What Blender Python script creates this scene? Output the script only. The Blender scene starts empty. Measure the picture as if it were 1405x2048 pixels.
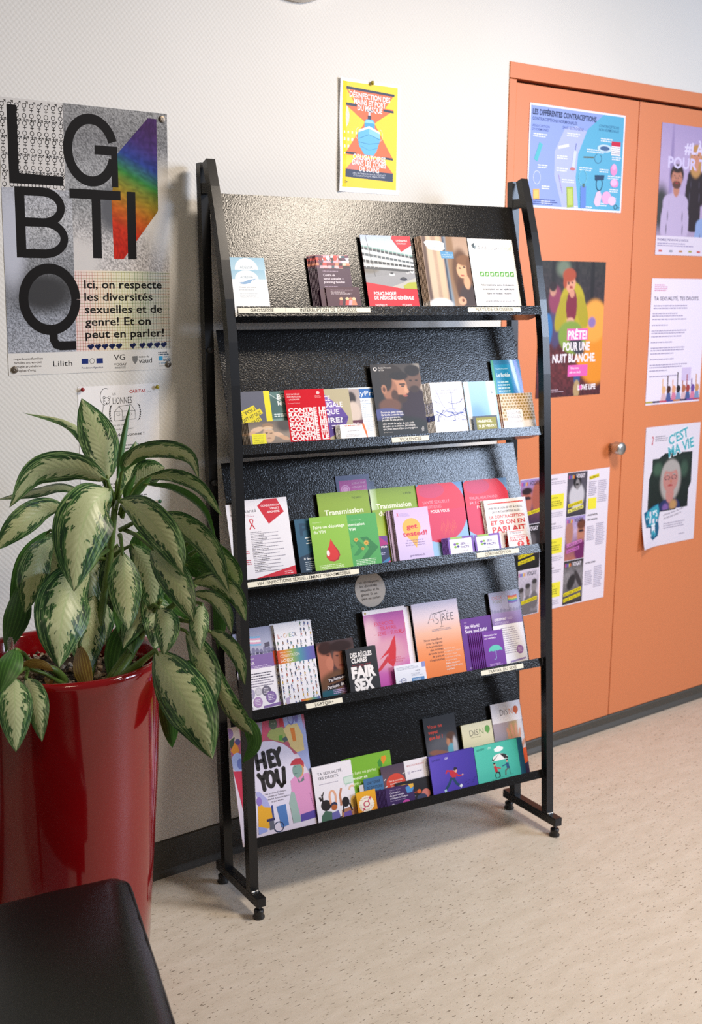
import bpy, bmesh, math, random
import numpy as np
from mathutils import Vector, Matrix
random.seed(7)
C = bpy.context.scene.collection

# ------------------------------------------------------------------ camera
F_PX, YAW, PITCH, ROLL = 2475.09, 0.683185, 0.186419, 0.011157
EYE = Vector((0.0, -2.6495, 1.55))                 # wall is the plane y = 0, floor z = 0
_cy, _sy, _cp, _sp = math.cos(YAW), math.sin(YAW), math.cos(PITCH), math.sin(PITCH)
FWD = Vector((_sy*_cp, _cy*_cp, -_sp)); _r = Vector((_cy, -_sy, 0)); _u = _r.cross(FWD)
RGT = _r*math.cos(ROLL) + _u*math.sin(ROLL); UPV = -_r*math.sin(ROLL) + _u*math.cos(ROLL)
cam = bpy.data.cameras.new('camera'); camo = bpy.data.objects.new('camera', cam); C.objects.link(camo)
cam.sensor_fit = 'VERTICAL'; cam.sensor_height = 36; cam.lens = F_PX*36/2048
cam.clip_start = .05; cam.clip_end = 60
camo.matrix_world = Matrix(((RGT.x, UPV.x, -FWD.x, EYE.x), (RGT.y, UPV.y, -FWD.y, EYE.y), (RGT.z, UPV.z, -FWD.z, EYE.z), (0, 0, 0, 1)))
cam.dof.use_dof = True; cam.dof.focus_distance = 2.72; cam.dof.aperture_fstop = 5.0
bpy.context.scene.camera = camo

def ray(px, py): return FWD + RGT*((px-702.5)/F_PX) - UPV*((py-1024)/F_PX)
def at(px, py, d): return EYE + ray(px, py)*d       # the point d metres in front of the lens plane

# ------------------------------------------------------------------ light
sc = bpy.context.scene
W = bpy.data.worlds.new('room_light'); sc.world = W; W.use_nodes = True
W.node_tree.nodes['Background'].inputs[0].default_value = (1.0, .93, .87, 1)
W.node_tree.nodes['Background'].inputs[1].default_value = .09
def area(name, loc, aim, sx, sy, col, e, spread=180):
    l = bpy.data.lights.new(name, 'AREA'); l.shape = 'RECTANGLE'; l.size = sx; l.size_y = sy; l.color = col; l.energy = e
    l.spread = math.radians(spread)
    o = bpy.data.objects.new(name, l); C.objects.link(o); o.location = loc
    o.rotation_euler = (Vector(aim)-Vector(loc)).to_track_quat('-Z', 'Y').to_euler(); return o
area('ceiling_light', (2.55, -1.45, 2.62), (2.45, -1.3, 0), .55, .55, (1.0, .87, .72), 42)
area('high_window', (5.0, -4.3, 2.68), (2.4, -.3, 1.1), 1.2, .6, (.60, .75, 1.0), 19, 90)
area('daylight_window', (5.6, -4.0, 2.05), (2.3, -.2, 1.15), 1.5, 1.2, (.74, .82, 1.0), 76)
area('warm_fill_near', (.2, -2.9, 2.62), (.9, -1.6, 0), .6, .6, (1.0, .84, .60), 12)  # unseen warm fill added to light the plant and the left wall
sc.view_settings.view_transform = 'Standard'; sc.view_settings.look = 'None'
sc.view_settings.exposure = 0.33; sc.view_settings.gamma = 1
sc.view_settings.use_curve_mapping = False
sc.cycles.max_bounces = 8; sc.cycles.sample_clamp_indirect = 4
try: sc.cycles.use_denoising = False
except Exception: pass

# ------------------------------------------------------------------ helpers
def lin(h):
    h = h.lstrip('#'); h = ''.join(c*2 for c in h) if len(h) == 3 else h; v = [int(h[i:i+2], 16)/255 for i in (0, 2, 4)]
    return tuple(c/12.92 if c <= .04045 else ((c+.055)/1.055)**2.4 for c in v)
def mat(name, col=None, rough=.5, metal=0., spec=.5, coat=0., bump=None, **kw):
    m = bpy.data.materials.new(name); m.use_nodes = True; nt = m.node_tree; b = nt.nodes['Principled BSDF']
    if col: b.inputs['Base Color'].default_value = (*col, 1)
    b.inputs['Roughness'].default_value = rough; b.inputs['Metallic'].default_value = metal
    b.inputs['Specular IOR Level'].default_value = spec; b.inputs['Coat Weight'].default_value = coat
    b.inputs['Coat Roughness'].default_value = .08
    if bump:
        tc = nt.nodes.new('ShaderNodeTexCoord'); n = nt.nodes.new('ShaderNodeTexNoise'); bp = nt.nodes.new('ShaderNodeBump')
        n.inputs['Scale'].default_value = bump[0]; n.inputs['Detail'].default_value = bump[3] if len(bump) > 3 else 2
        bp.inputs['Strength'].default_value = bump[1]; bp.inputs['Distance'].default_value = bump[2]
        nt.links.new(tc.outputs['Object'], n.inputs['Vector']); nt.links.new(n.outputs['Fac'], bp.inputs['Height'])
        nt.links.new(bp.outputs['Normal'], b.inputs['Normal'])
    return m
def N(nt, t, **kw):
    n = nt.nodes.new(t)
    for k, v in kw.items():
        if k in n.inputs: n.inputs[k].default_value = v
        else: setattr(n, k, v)
    return n
def math_n(nt, op, a, b=None, c=None):
    n = nt.nodes.new('ShaderNodeMath'); n.operation = op
    for i, v in enumerate((a, b, c)):
        if v is None: continue
        if isinstance(v, (int, float)): n.inputs[i].default_value = v
        else: nt.links.new(v, n.inputs[i])
    return n.outputs[0]
def ramp(nt, fac, stops):
    r = nt.nodes.new('ShaderNodeValToRGB'); e = r.color_ramp.elements
    while len(e) < len(stops): e.new(.5)
    for i, (p, c) in enumerate(stops): e[i].position = p; e[i].color = (*c, 1)
    nt.links.new(fac, r.inputs[0]); return r.outputs[0]
def mixc(nt, f, a, b):
    m = nt.nodes.new('ShaderNodeMix'); m.data_type = 'RGBA'
    if isinstance(f, (int, float)): m.inputs[0].default_value = f
    else: nt.links.new(f, m.inputs[0])
    for i, v in ((6, a), (7, b)):
        if isinstance(v, tuple): m.inputs[i].default_value = (*v[:3], 1)
        else: nt.links.new(v, m.inputs[i])
    return m.outputs[2]

def tag(o, label=None, cat=None, group=None, kind=None):
    for k, v in (('label', label), ('category', cat), ('group', group), ('kind', kind)):
        if v: o[k] = v
    return o
def link(name, me, m=None, parent=None):
    o = bpy.data.objects.new(name, me); C.objects.link(o)
    if m is not None and not me.materials: me.materials.append(m)
    if parent: o.parent = parent
    return o
def obj(name, bm, m, parent=None, smooth=False):
    me = bpy.data.meshes.new(name); bm.normal_update(); bm.to_mesh(me); bm.free()
    if smooth:
        for p in me.polygons: p.use_smooth = True
    return link(name, me, m, parent)
def empty(name, loc, rz=0):
    o = bpy.data.objects.new(name, None); C.objects.link(o); o.location = loc; o.rotation_euler = (0, 0, rz); o.empty_display_size = .1; return o
def box(bm, x0, x1, y0, y1, z0, z1, bev=0):
    v = [bm.verts.new(p) for p in ((x0, y0, z0), (x1, y0, z0), (x1, y1, z0), (x0, y1, z0), (x0, y0, z1), (x1, y0, z1), (x1, y1, z1), (x0, y1, z1))]
    fs = [bm.faces.new([v[i] for i in f]) for f in ((0, 3, 2, 1), (4, 5, 6, 7), (0, 1, 5, 4), (1, 2, 6, 5), (2, 3, 7, 6), (3, 0, 4, 7))]
    if bev:
        es = list({e for f in fs for e in f.edges}); bmesh.ops.bevel(bm, geom=es, offset=bev, segments=2, affect='EDGES', profile=.6)
    return v
def lathe(bm, prof, n=24, c=(0, 0, 0), cap=True):
    rings = [[bm.verts.new((c[0]+r*math.cos(2*math.pi*i/n), c[1]+r*math.sin(2*math.pi*i/n), c[2]+z)) for i in range(n)] for r, z in prof]
    for a, b in zip(rings, rings[1:]):
        for i in range(n): bm.faces.new((a[i], a[(i+1) % n], b[(i+1) % n], b[i]))
    if cap: bm.faces.new(rings[0][::-1]); bm.faces.new(rings[-1])
def tube(bm, pts, rad, n=8):
    pts = [Vector(p) for p in pts]; rings = []
    for i, p in enumerate(pts):
        t = (pts[min(i+1, len(pts)-1)]-pts[max(i-1, 0)]).normalized()
        a = t.cross(Vector((0, 0, 1)) if abs(t.z) < .9 else Vector((1, 0, 0))).normalized(); b = t.cross(a)
        r = rad[i] if isinstance(rad, (list, tuple)) else rad
        rings.append([bm.verts.new(p+(a*math.cos(2*math.pi*k/n)+b*math.sin(2*math.pi*k/n))*r) for k in range(n)])
    for a, b in zip(rings, rings[1:]):
        for i in range(n): bm.faces.new((a[i], a[(i+1) % n], b[(i+1) % n], b[i]))
    bm.faces.new(rings[0][::-1]); bm.faces.new(rings[-1])
def sweep_rect(bm, prof, x0, x1, th):
    """a flat bar whose front edge follows prof [(y, z)] and whose depth is th, from x0 to x1"""
    R = []
    for i, (y, z) in enumerate(prof):
        a = prof[max(i-1, 0)]; b = prof[min(i+1, len(prof)-1)]
        t = Vector((0, b[0]-a[0], b[1]-a[1])).normalized(); nrm = Vector((0, t.z, -t.y))
        p = Vector((0, y, z)); q = p+nrm*th
        R.append([bm.verts.new((x0, p.y, p.z)), bm.verts.new((x1, p.y, p.z)), bm.verts.new((x1, q.y, q.z)), bm.verts.new((x0, q.y, q.z))])
    for a, b in zip(R, R[1:]):
        for i in range(4): bm.faces.new((a[i], a[(i+1) % 4], b[(i+1) % 4], b[i]))
    bm.faces.new(R[0][::-1]); bm.faces.new(R[-1])

# ------------------------------------------------------------------ materials
def wall_mat():
    m = mat('woven_wall_paint', rough=.62, spec=.2); nt = m.node_tree; b = nt.nodes['Principled BSDF']
    tc = N(nt, 'ShaderNodeTexCoord'); sp = N(nt, 'ShaderNodeSeparateXYZ'); nt.links.new(tc.outputs['Object'], sp.inputs[0])
    nz = N(nt, 'ShaderNodeTexNoise', Scale=60., Detail=2.); nt.links.new(tc.outputs['Object'], nz.inputs['Vector'])
    wob = math_n(nt, 'MULTIPLY', nz.outputs['Fac'], 2.6)
    k = 2*math.pi/.0125
    sx = math_n(nt, 'SINE', math_n(nt, 'ADD', math_n(nt, 'MULTIPLY', sp.outputs['X'], k), wob))
    sz = math_n(nt, 'SINE', math_n(nt, 'ADD', math_n(nt, 'MULTIPLY', sp.outputs['Z'], k*.95), wob))
    h = math_n(nt, 'MULTIPLY', sx, sz)
    n2 = N(nt, 'ShaderNodeTexNoise', Scale=420., Detail=3.); nt.links.new(tc.outputs['Object'], n2.inputs['Vector'])
    h2 = math_n(nt, 'ADD', h, math_n(nt, 'MULTIPLY', n2.outputs['Fac'], .9))
    bp = N(nt, 'ShaderNodeBump', Strength=.4, Distance=.0006); nt.links.new(h2, bp.inputs['Height']); nt.links.new(bp.outputs[0], b.inputs['Normal'])
    n3 = N(nt, 'ShaderNodeTexNoise', Scale=1.3, Detail=3.); nt.links.new(tc.outputs['Object'], n3.inputs['Vector'])
    nt.links.new(ramp(nt, n3.outputs['Fac'], [(.3, (.70, .685, .655)), (.7, (.75, .735, .715))]), b.inputs['Base Color'])
    return m
def floor_mat():
    m = mat('beige_linoleum', rough=.42, spec=.4); nt = m.node_tree; b = nt.nodes['Principled BSDF']
    tc = N(nt, 'ShaderNodeTexCoord'); mp = N(nt, 'ShaderNodeMapping'); mp.inputs['Scale'].default_value = (1, 3.2, 1)
    nt.links.new(tc.outputs['Object'], mp.inputs[0])
    n1 = N(nt, 'ShaderNodeTexNoise', Scale=9., Detail=8., Roughness=.7); nt.links.new(mp.outputs[0], n1.inputs['Vector'])
    base = ramp(nt, n1.outputs['Fac'], [(.3, (.56, .495, .41)), (.5, (.62, .555, .47)), (.7, (.67, .61, .53))])
    n2 = N(nt, 'ShaderNodeTexNoise', Scale=62., Detail=2., Roughness=.5); nt.links.new(mp.outputs[0], n2.inputs['Vector'])
    fl = ramp(nt, n2.outputs['Fac'], [(.645, (0, 0, 0)), (.675, (1, 1, 1))])
    n3 = N(nt, 'ShaderNodeTexNoise', Scale=3., Detail=2.); nt.links.new(tc.outputs['Object'], n3.inputs['Vector'])
    f = math_n(nt, 'MULTIPLY', fl, math_n(nt, 'MULTIPLY', n3.outputs['Fac'], 1.5))
    nt.links.new(mixc(nt, f, base, (.15, .115, .085)), b.inputs['Base Color'])
    bp = N(nt, 'ShaderNodeBump', Strength=.08, Distance=.001); nt.links.new(n2.outputs['Fac'], bp.inputs['Height']); nt.links.new(bp.outputs[0], b.inputs['Normal'])
    return m
M = dict(
    wall=wall_mat(), floor=floor_mat(),
    orange=mat('orange_laminate', lin('#d68052'), .42, spec=.4, bump=(700, .12, .0004)),
    gap=mat('door_gap_shade', (.05, .015, .01), .8),  # shade between the leaves put into the dark colour of the backing
    base=mat('dark_rubber_skirting', (.055, .049, .038), .5, bump=(60, .2, .001)),
    hammer=mat('hammered_black_enamel', (.0075, .007, .007), .20, spec=.38, bump=(280, 1.0, .00048, 2.0)),
    satin=mat('satin_black_tube', (.008, .008, .009), .3, spec=.4),
    rubber=mat('black_rubber', (.012, .012, .012), .4),
    weld=mat('grey_weld', (.5, .5, .5), .35, 1., bump=(300, 1, .001)),
    steel=mat('steel', (.55, .53, .5), .32, .9),
    pot=mat('glossy_red_lacquer', (.23, .003, .005), .1, spec=.5, coat=.4),
    potin=mat('dark_red_inner_pot', (.13, .004, .006), .35),
    soil=mat('dark_potting_soil', (.03, .018, .010), .95, bump=(90, 1, .01)),
    leather=mat('black_leather', (.004, .004, .004), .34, spec=.5, bump=(240, .3, .0004, 4)),
    seam=mat('black_piping', (.008, .008, .009), .5),
    woodleg=mat('dark_leg', (.02, .018, .016), .4),
    petiole=mat('pale_green_petiole', lin('#566f2c'), .45),
    glass=mat('clear_glass', (.9, .9, .9), .05),
    white=mat('off_white_plastic', (.62, .58, .52), .4),
)
M['glass'].node_tree.nodes['Principled BSDF'].inputs['Transmission Weight'].default_value = .9
def pebble_mat():
    m = mat('clay_granule', rough=.9, bump=(400, .6, .001)); nt = m.node_tree; b = nt.nodes['Principled BSDF']
    tc = N(nt, 'ShaderNodeTexCoord'); n = N(nt, 'ShaderNodeTexNoise', Scale=55., Detail=1.); nt.links.new(tc.outputs['Object'], n.inputs['Vector'])
    nt.links.new(ramp(nt, n.outputs['Fac'], [(.35, (.10, .055, .03)), (.5, (.30, .21, .13)), (.65, (.50, .42, .32))]), b.inputs['Base Color']); return m
M['pebble'] = pebble_mat()
def ink_mat(name, rough, spec, coat=0):
    m = mat(name, rough=rough, spec=spec, coat=coat); nt = m.node_tree; a = nt.nodes.new('ShaderNodeVertexColor'); a.layer_name = 'ink'
    nt.links.new(a.outputs['Color'], nt.nodes['Principled BSDF'].inputs['Base Color']); return m
M['ink'] = ink_mat('printed_paper', .42, .32); M['gloss'] = ink_mat('glossy_printed_paper', .24, .35); M['matte'] = ink_mat('matte_printed_paper', .6, .1)
def pin_mat(name, c): return mat(name, c, .3)

# ------------------------------------------------------------------ the room
def quad_struct(name, x0, x1, y0, y1, z0, z1, m, bev=0):
    bm = bmesh.new(); box(bm, x0, x1, y0, y1, z0, z1, bev); return tag(obj(name, bm, m), kind='structure')
DX = 2.733                                        # where the orange cupboard front starts
fl = quad_struct('floor', -3.0, 7.5, -7.0, .12, -.05, 0, M['floor'])
tag(fl, 'speckled beige linoleum floor'); 
bm = bmesh.new(); box(bm, -3.0, DX, 0, .12, 0, 3.0); box(bm, DX, 7.5, 0, .12, 2.176, 3.0); box(bm, DX, 7.5, .06, .12, 0, 2.176)
bmesh.ops.recalc_face_normals(bm, faces=bm.faces)
tag(obj('wall_back', bm, M['wall']), 'off-white wall with woven texture', kind='structure')
def skirting(name, x0, x1, h, y1):
    bm = bmesh.new(); prof = [(0+y1, 0), (-.013, 0), (-.011, .006), (-.005, .018), (-.003, h-.004), (-.0005, h), (y1, h)]
    A = [bm.verts.new((x0, y, z)) for y, z in prof]; B = [bm.verts.new((x1, y, z)) for y, z in prof]; n = len(prof)
    for i in range(n): bm.faces.new((A[i], A[(i+1) % n], B[(i+1) % n], B[i]))
    bm.faces.new(A[::-1]); bm.faces.new(B); bmesh.ops.recalc_face_normals(bm, faces=bm.faces)
    return tag(obj(name, bm, M['base']), kind='structure')
skirting('baseboard_left', -3.0, DX, .1, 0)
o = skirting('baseboard_right', DX, 7.5, .045, .02)
# orange built-in cupboard: header, side strip and the two leaves with recessed gaps
ocx = empty('door_1', (DX, 0, 0)); tag(ocx, 'orange double cupboard front built into the wall', kind='structure')
def part_box(name, par, b, m, bev=.0012, off=(DX, 0, 0)):
    bm = bmesh.new(); box(bm, b[0]-off[0], b[1]-off[0], b[2], b[3], b[4], b[5], bev); bmesh.ops.recalc_face_normals(bm, faces=bm.faces)
    return obj(name, bm, m, par)
part_box('frame_back', ocx, (DX, 7.5, .045, .06, .046, 2.176), M['gap'], 0)
part_box('header_panel', ocx, (DX, 7.5, -.004, .045, 2.131, 2.176), M['orange'])
part_box('side_strip', ocx, (DX, 2.762, -.004, .045, .047, 2.1285), M['orange'])
lf = part_box('door_leaf', ocx, (2.7655, 3.3355, .0, .022, .047, 2.121), M['orange'])
part_box('door_leaf', ocx, (3.3395, 3.9095, .0, .022, .047, 2.121), M['orange'])
part_box('door_leaf', ocx, (3.9135, 4.49, .0, .022, .047, 2.121), M['orange'])
bm = bmesh.new(); lathe(bm, [(.014, 0), (.014, .012), (.020, .016), (.0215, .020), (.0215, .044), (.0198, .047), (.006, .0475)], 28)
kn = obj('knob', bm, M['steel'], lf, True); kn.location = (3.280-DX, 0, 1.003); kn.rotation_euler = (math.pi/2, 0, 0); tag(kn, 'round brushed metal knob')

# ------------------------------------------------------------------ literature rack
PHI = -0.147642; UD = Vector((math.cos(PHI), math.sin(PHI), 0)); ND = Vector((math.sin(PHI), -math.cos(PHI), 0))
S0 = 2.1
rack = empty('brochure_rack', UD*S0, PHI)
tag(rack, 'tall black metal literature rack with five sloping shelves', 'display rack')
def rb(fn, name, m, smooth=False, parent=None):
    bm = bmesh.new(); fn(bm); bmesh.ops.translate(bm, verts=bm.verts, vec=(-S0, 0, 0)); bmesh.ops.recalc_face_normals(bm, faces=bm.faces)
    return obj(name, bm, m, parent or rack, smooth)
ZB = .058                                         # top of the foot bars
front = [(-.0705, ZB), (-.064, .16), (-.048, .38), (-.026, .68), (-.006, .95), (.010, 1.17), (.020, 1.30), (.032, 1.40), (.050, 1.50), (.072, 1.59), (.098, 1.68), (.125, 1.76), (.150, 1.824)]
rear = [(.078, ZB), (.150, 1.0), (.187, 1.818)]
for sx in (1.626, 2.562):
    rb(lambda b: box(b, sx, sx+.025, -.108, .133, .034, ZB, .0015), 'foot_bar', M['satin'])
    rb(lambda b: sweep_rect(b, front, sx+.0005, sx+.0235, .024), 'front_post', M['satin'])
    rb(lambda b: sweep_rect(b, rear, sx+.001, sx+.024, .024), 'rear_post', M['satin'])
    rb(lambda b: box(b, sx+.002, sx+.022, .140, .196, 1.745, 1.77, .001), 'cross_bar', M['satin'])
    for fy in (-.093, .117):
        f = rb(lambda b: lathe(b, [(.010, .0), (.0145, .001), (.015, .005), (.011, .011), (.0125, .015), (.0125, .021), (.009, .024)], 24, (sx+.0125, fy, 0)), 'levelling_foot', M['rubber'], True)
        rb(lambda b: lathe(b, [(.0045, .022), (.0045, .036)], 12, (sx+.0125, fy, 0)), 'threaded_stem', M['weld'], True, f)
    def weldf(b):
        for k in range(9):
            x = sx+.004+.016*k/8; bmesh.ops.create_icosphere(b, subdivisions=1, radius=.0028+.001*random.random(), matrix=Matrix.Translation((x, -.072+.002*random.random(), ZB+.001)))
    rb(weldf, 'weld_bead', M['weld'], True)
    for bz in (1.70, 1.375, 1.05, .725, .40):
        by = .19-.105*(1.818-bz)/1.76
        rb(lambda b: lathe(b, [(.004, 0), (.0075, .001), (.0075, .0045), (.004, .007)], 16, (0, 0, 0)), 'bolt_head', M['rubber'], True).matrix_local = \
            Matrix.Translation((sx+.0125-S0, by, bz)) @ Matrix.Rotation(math.radians(-90), 4, 'X') @ Matrix.Translation((S0, 0, 0))
AL = math.atan2(.29, .957); PD = Vector((0, math.sin(AL), math.cos(AL))); ED = Vector((0, -math.cos(AL), math.sin(AL)))   # rack-local: up the panel, out along the ledge
def shelf_pts(i):
    n, z = -.036+.0215*i, 1.460-.3245*i
    L = Vector((0, -n, z)); B = L-ED*.058; return L, B, B+PD*.318
SL, SR = 1.653, 2.560
shelves = []
for i in range(5):
    L, B, T = shelf_pts(i)
    def f(b):
        t = .0014
        prof = [T, B, L, L+PD*.024, L+PD*.024-ED*t, L-ED*t+PD*t, B+ED*t+PD*t, T+ED*t]
        A = [b.verts.new((SL, p.y, p.z)) for p in prof]; R = [b.verts.new((SR, p.y, p.z)) for p in prof]; n = len(prof)
        for k in range(n): b.faces.new((A[k], A[(k+1) % n], R[(k+1) % n], R[k]))
        b.faces.new([A[k] for k in (0, 1, 6, 7)]); b.faces.new([A[k] for k in (1, 2, 5, 6)]); b.faces.new([A[k] for k in (2, 3, 4, 5)])
        b.faces.new([R[k] for k in (0, 1, 6, 7)]); b.faces.new([R[k] for k in (1, 2, 5, 6)]); b.faces.new([R[k] for k in (2, 3, 4, 5)])
    shelves.append(rb(f, 'sloping_shelf', M['hammer']))
RW = Matrix.Rotation(PHI, 3, 'Z')
def shelf_matrix(i, s, v, w, rot=0, tilt=0):
    """world matrix of a sheet standing on shelf i: x along the shelf, y up the panel, z out of it"""
    L, B, T = shelf_pts(i); p = B+PD*(.0016+v)+ED*(.0016+w); o = RW @ (p+Vector((s, 0, 0)))
    X = RW @ Vector((1, 0, 0)); Y = RW @ PD; Z = RW @ ED
    m = Matrix(((X.x, Y.x, Z.x, o.x), (X.y, Y.y, Z.y, o.y), (X.z, Y.z, Z.z, o.z), (0, 0, 0, 1)))
    return m @ Matrix.Rotation(rot, 4, 'Z') @ Matrix.Rotation(tilt, 4, 'X')

# ------------------------------------------------------------------ printing: flat shapes in ink colours on real sheets
_tc = {}
_fc = bpy.data.curves.new('lettering', 'FONT'); _fo = bpy.data.objects.new('lettering', _fc); C.objects.link(_fo)
def glyphs(s, bold, res=2):
    k = (s, bold, res)
    if k not in _tc:
        _fc.body = s; _fc.offset = bold*.68; _fc.resolution_u = res
        e = _fo.evaluated_get(bpy.context.evaluated_depsgraph_get()); me = e.to_mesh()
        v = np.array([(p.co.x, p.co.y) for p in me.vertices]) if len(me.vertices) else np.zeros((0, 2))
        f = [tuple(p.vertices) for p in me.polygons]; e.to_mesh_clear()
        if len(v): v[:, 0] -= v[:, 0].min(); v /= .682
        _tc[k] = (v, f, float(v[:, 0].max()) if len(v) else 0.)
    return _tc[k]
def clip(pts, W, H):
    for ax, lim, sgn in ((0, 0, 1), (0, W, -1), (1, 0, 1), (1, H, -1)):
        out = []
        for i in range(len(pts)):
            a, b = pts[i-1], pts[i]; da = (a[ax]-lim)*sgn; db = (b[ax]-lim)*sgn
            if (da >= 0) != (db >= 0):
                t = da/(da-db); out.append((a[0]+(b[0]-a[0])*t, a[1]+(b[1]-a[1])*t))
            if db >= 0: out.append(b)
        pts = out
        if len(pts) < 3: return []
    return pts
class Art:
    """a sheet w x h millimetres; y runs down from the top edge"""
    def __init__(s, w, h, paper='#f2eff0'):
        s.w, s.h = w, h; s.v = []; s.f = []; s.c = []; s.k = 0; s.paper = lin(paper); s.rng = random.Random(int(w*31+h*7))
    def up(s): s.k += 1; return s
    def _add(s, pts, faces, cols):
        b = len(s.v); z = s.k*.000016+.00003
        s.v += [(x/1000, (s.h-y)/1000, z) for x, y in pts]; s.f += [tuple(i+b for i in f) for f in faces]; s.c += cols
    def P(s, pts, c, lv=1):
        s.k += lv; pts = clip(list(pts), s.w, s.h)
        if len(pts) > 2: s._add(pts, [tuple(range(len(pts)))], [lin(c)]*len(pts))
        return s
    def R(s, x0, y0, x1, y1, c, lv=1): return s.P([(x0, y0), (x1, y0), (x1, y1), (x0, y1)], c, lv)
    def GR(s, x0, y0, x1, y1, cs, horiz=False):
        s.k += 1; n = len(cs); p = []; c = []
        for i, q in enumerate(cs):
            t = i/(n-1)
            p += [(x0+(x1-x0)*t, y0), (x0+(x1-x0)*t, y1)] if horiz else [(x0, y0+(y1-y0)*t), (x1, y0+(y1-y0)*t)]
            c += [lin(q)]*2
        s._add(p, [(2*i, 2*i+1, 2*i+3, 2*i+2) for i in range(n-1)], c); return s
    def E(s, cx, cy, rx, ry, c, n=24, lv=1, ang=0):
        a = math.radians(ang); ca, sa = math.cos(a), math.sin(a)
        return s.P([(cx+rx*math.cos(t)*ca-ry*math.sin(t)*sa, cy+rx*math.cos(t)*sa+ry*math.sin(t)*ca) for t in (2*math.pi*i/n for i in range(n))], c, lv)
    def L(s, pts, w, c, lv=1):
        s.k += lv; hw = w/2
        A = []; B = []
        for i, p in enumerate(pts):
            a = pts[max(i-1, 0)]; b = pts[min(i+1, len(pts)-1)]; dx, dy = b[0]-a[0], b[1]-a[1]; l = math.hypot(dx, dy) or 1
            nx, ny = -dy/l*hw, dx/l*hw; A.append((p[0]+nx, p[1]+ny)); B.append((p[0]-nx, p[1]-ny))
        n = len(pts); cl = lambda q: (min(max(q[0], 0), s.w), min(max(q[1], 0), s.h))
        s._add([cl(q) for q in A+B], [(i, i+1, n+i+1, n+i) for i in range(n-1)], [lin(c)]*(2*n)); return s
    def ring(s, cx, cy, r, w, c, n=20, lv=1, a0=0, a1=360, ry=None):
        ry = ry or r
        return s.L([(cx+r*math.cos(math.radians(a0+(a1-a0)*i/n)), cy+ry*math.sin(math.radians(a0+(a1-a0)*i/n))) for i in range(n+1)], w, c, lv)
    def T(s, t, x, y, h, c, w=None, b=0., al='l', rot=0, lv=1, res=2):
        """text t: cap height h, baseline y, optional exact width w, b = extra weight"""
        s.k += lv; v, f, wd = glyphs(t, b, res)
        if not len(v): return s
        sx = (w/wd) if w else h; wt = wd*sx; x -= wt*{'l': 0, 'c': .5, 'r': 1}[al]
        a = math.radians(rot); ca, sa = math.cos(a), math.sin(a)
        pts = []
        for q in v:
            dx, dy = q[0]*sx, -q[1]*h; pts.append((x+dx*ca+dy*sa, y-dx*sa+dy*ca))
        s._add(pts, f, [lin(c)]*len(pts)); return s
    def G(s, x, y, w, rows, pitch, c, h=None, rag=.25, lv=1):
        """rows of print too small to read"""
        s.k += lv; h = h or pitch*.42; r = s.rng
        for i in range(rows):
            xe = x+w*(1-rag*r.random()); xx = x
            while xx < xe:
                l = pitch*(.6+1.6*r.random()); l = min(l, xe-xx)
                if l > .2: yy = y+i*pitch; s._add([(xx, yy), (xx+l, yy), (xx+l, yy+h), (xx, yy+h)], [(0, 1, 2, 3)], [lin(c)]*4)
                xx += l+pitch*.28
        return s
    def PH(s, x0, y0, x1, y1, nx, ny, stops, blobs=(), noise=0., ns=1, seed=1):
        """a printed photograph: soft patches of colour over a vertical gradient, on a fine grid"""
        s.k += 1; U, V = np.meshgrid(np.linspace(0, 1, nx), np.linspace(0, 1, ny))
        st = np.array([lin(c) for c in stops]); t = V*(len(st)-1); i0 = np.clip(t.astype(int), 0, len(st)-2) if len(st) > 1 else np.zeros_like(t, int)
        col = st[i0]*(1-(t-i0))[..., None]+st[i0+1]*(t-i0)[..., None] if len(st) > 1 else np.tile(st[0], (ny, nx, 1))
        rg = np.random.RandomState(seed)
        asp = (x1-x0)/(y1-y0)
        if noise:
            g = rg.rand(ny//ns+2, nx//ns+2); g = np.kron(g, np.ones((ns, ns)))[:ny, :nx]; col = col*(1+noise*(g-.5)*2)[..., None]
        for bl in blobs:
            cx, cy, rx, ry, c, so = bl[:6]; a = math.radians(bl[6]) if len(bl) > 6 else 0
            dx, dy = (U-cx)*asp, (V-cy); rx *= asp
            pw = bl[7] if len(bl) > 7 else 2
            d = (np.abs((dx*math.cos(a)+dy*math.sin(a))/rx)**pw+np.abs((-dx*math.sin(a)+dy*math.cos(a))/ry)**pw)**(1/pw)
            al = np.clip((1+so/2-d)/max(so, 1e-3), 0, 1); al = al*al*(3-2*al); col = col*(1-al[..., None])+np.array(lin(c))*al[..., None]
        col = np.clip(col, 0, 1)
        pts = [(x0+(x1-x0)*u, y0+(y1-y0)*v) for u, v in zip(U.ravel(), V.ravel())]
        fs = [(j*nx+i, j*nx+i+1, (j+1)*nx+i+1, (j+1)*nx+i) for j in range(ny-1) for i in range(nx-1)]
        s._add(pts, fs, [tuple(q) for q in col.reshape(-1, 3)]); return s
    def build(s, name, th=.0016, m='ink', edge=None, bend=None, fy=1.):
        e = lin(edge) if edge else s.paper; w, h = s.w/1000, s.h/1000
        vs = [(0, 0, 0), (w, 0, 0), (w, h, 0), (0, h, 0), (0, 0, th), (w, 0, th), (w, h, th), (0, h, th)]
        fs = [(0, 3, 2, 1), (0, 1, 5, 4), (1, 2, 6, 5), (2, 3, 7, 6), (3, 0, 4, 7)]; cs = [e]*8
        vs += [(0, 0, th), (w, 0, th), (w, h, th), (0, h, th)]; fs.append((8, 9, 10, 11)); cs += [s.paper]*4
        nb = len(vs); vs += [(x, h-(h-y)*fy, z+th) for x, y, z in s.v]; fs += [tuple(i+nb for i in f) for f in s.f]; cs += s.c
        me = bpy.data.meshes.new(name); me.from_pydata(vs, [], fs); at_ = me.color_attributes.new('ink', 'FLOAT_COLOR', 'POINT')
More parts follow.
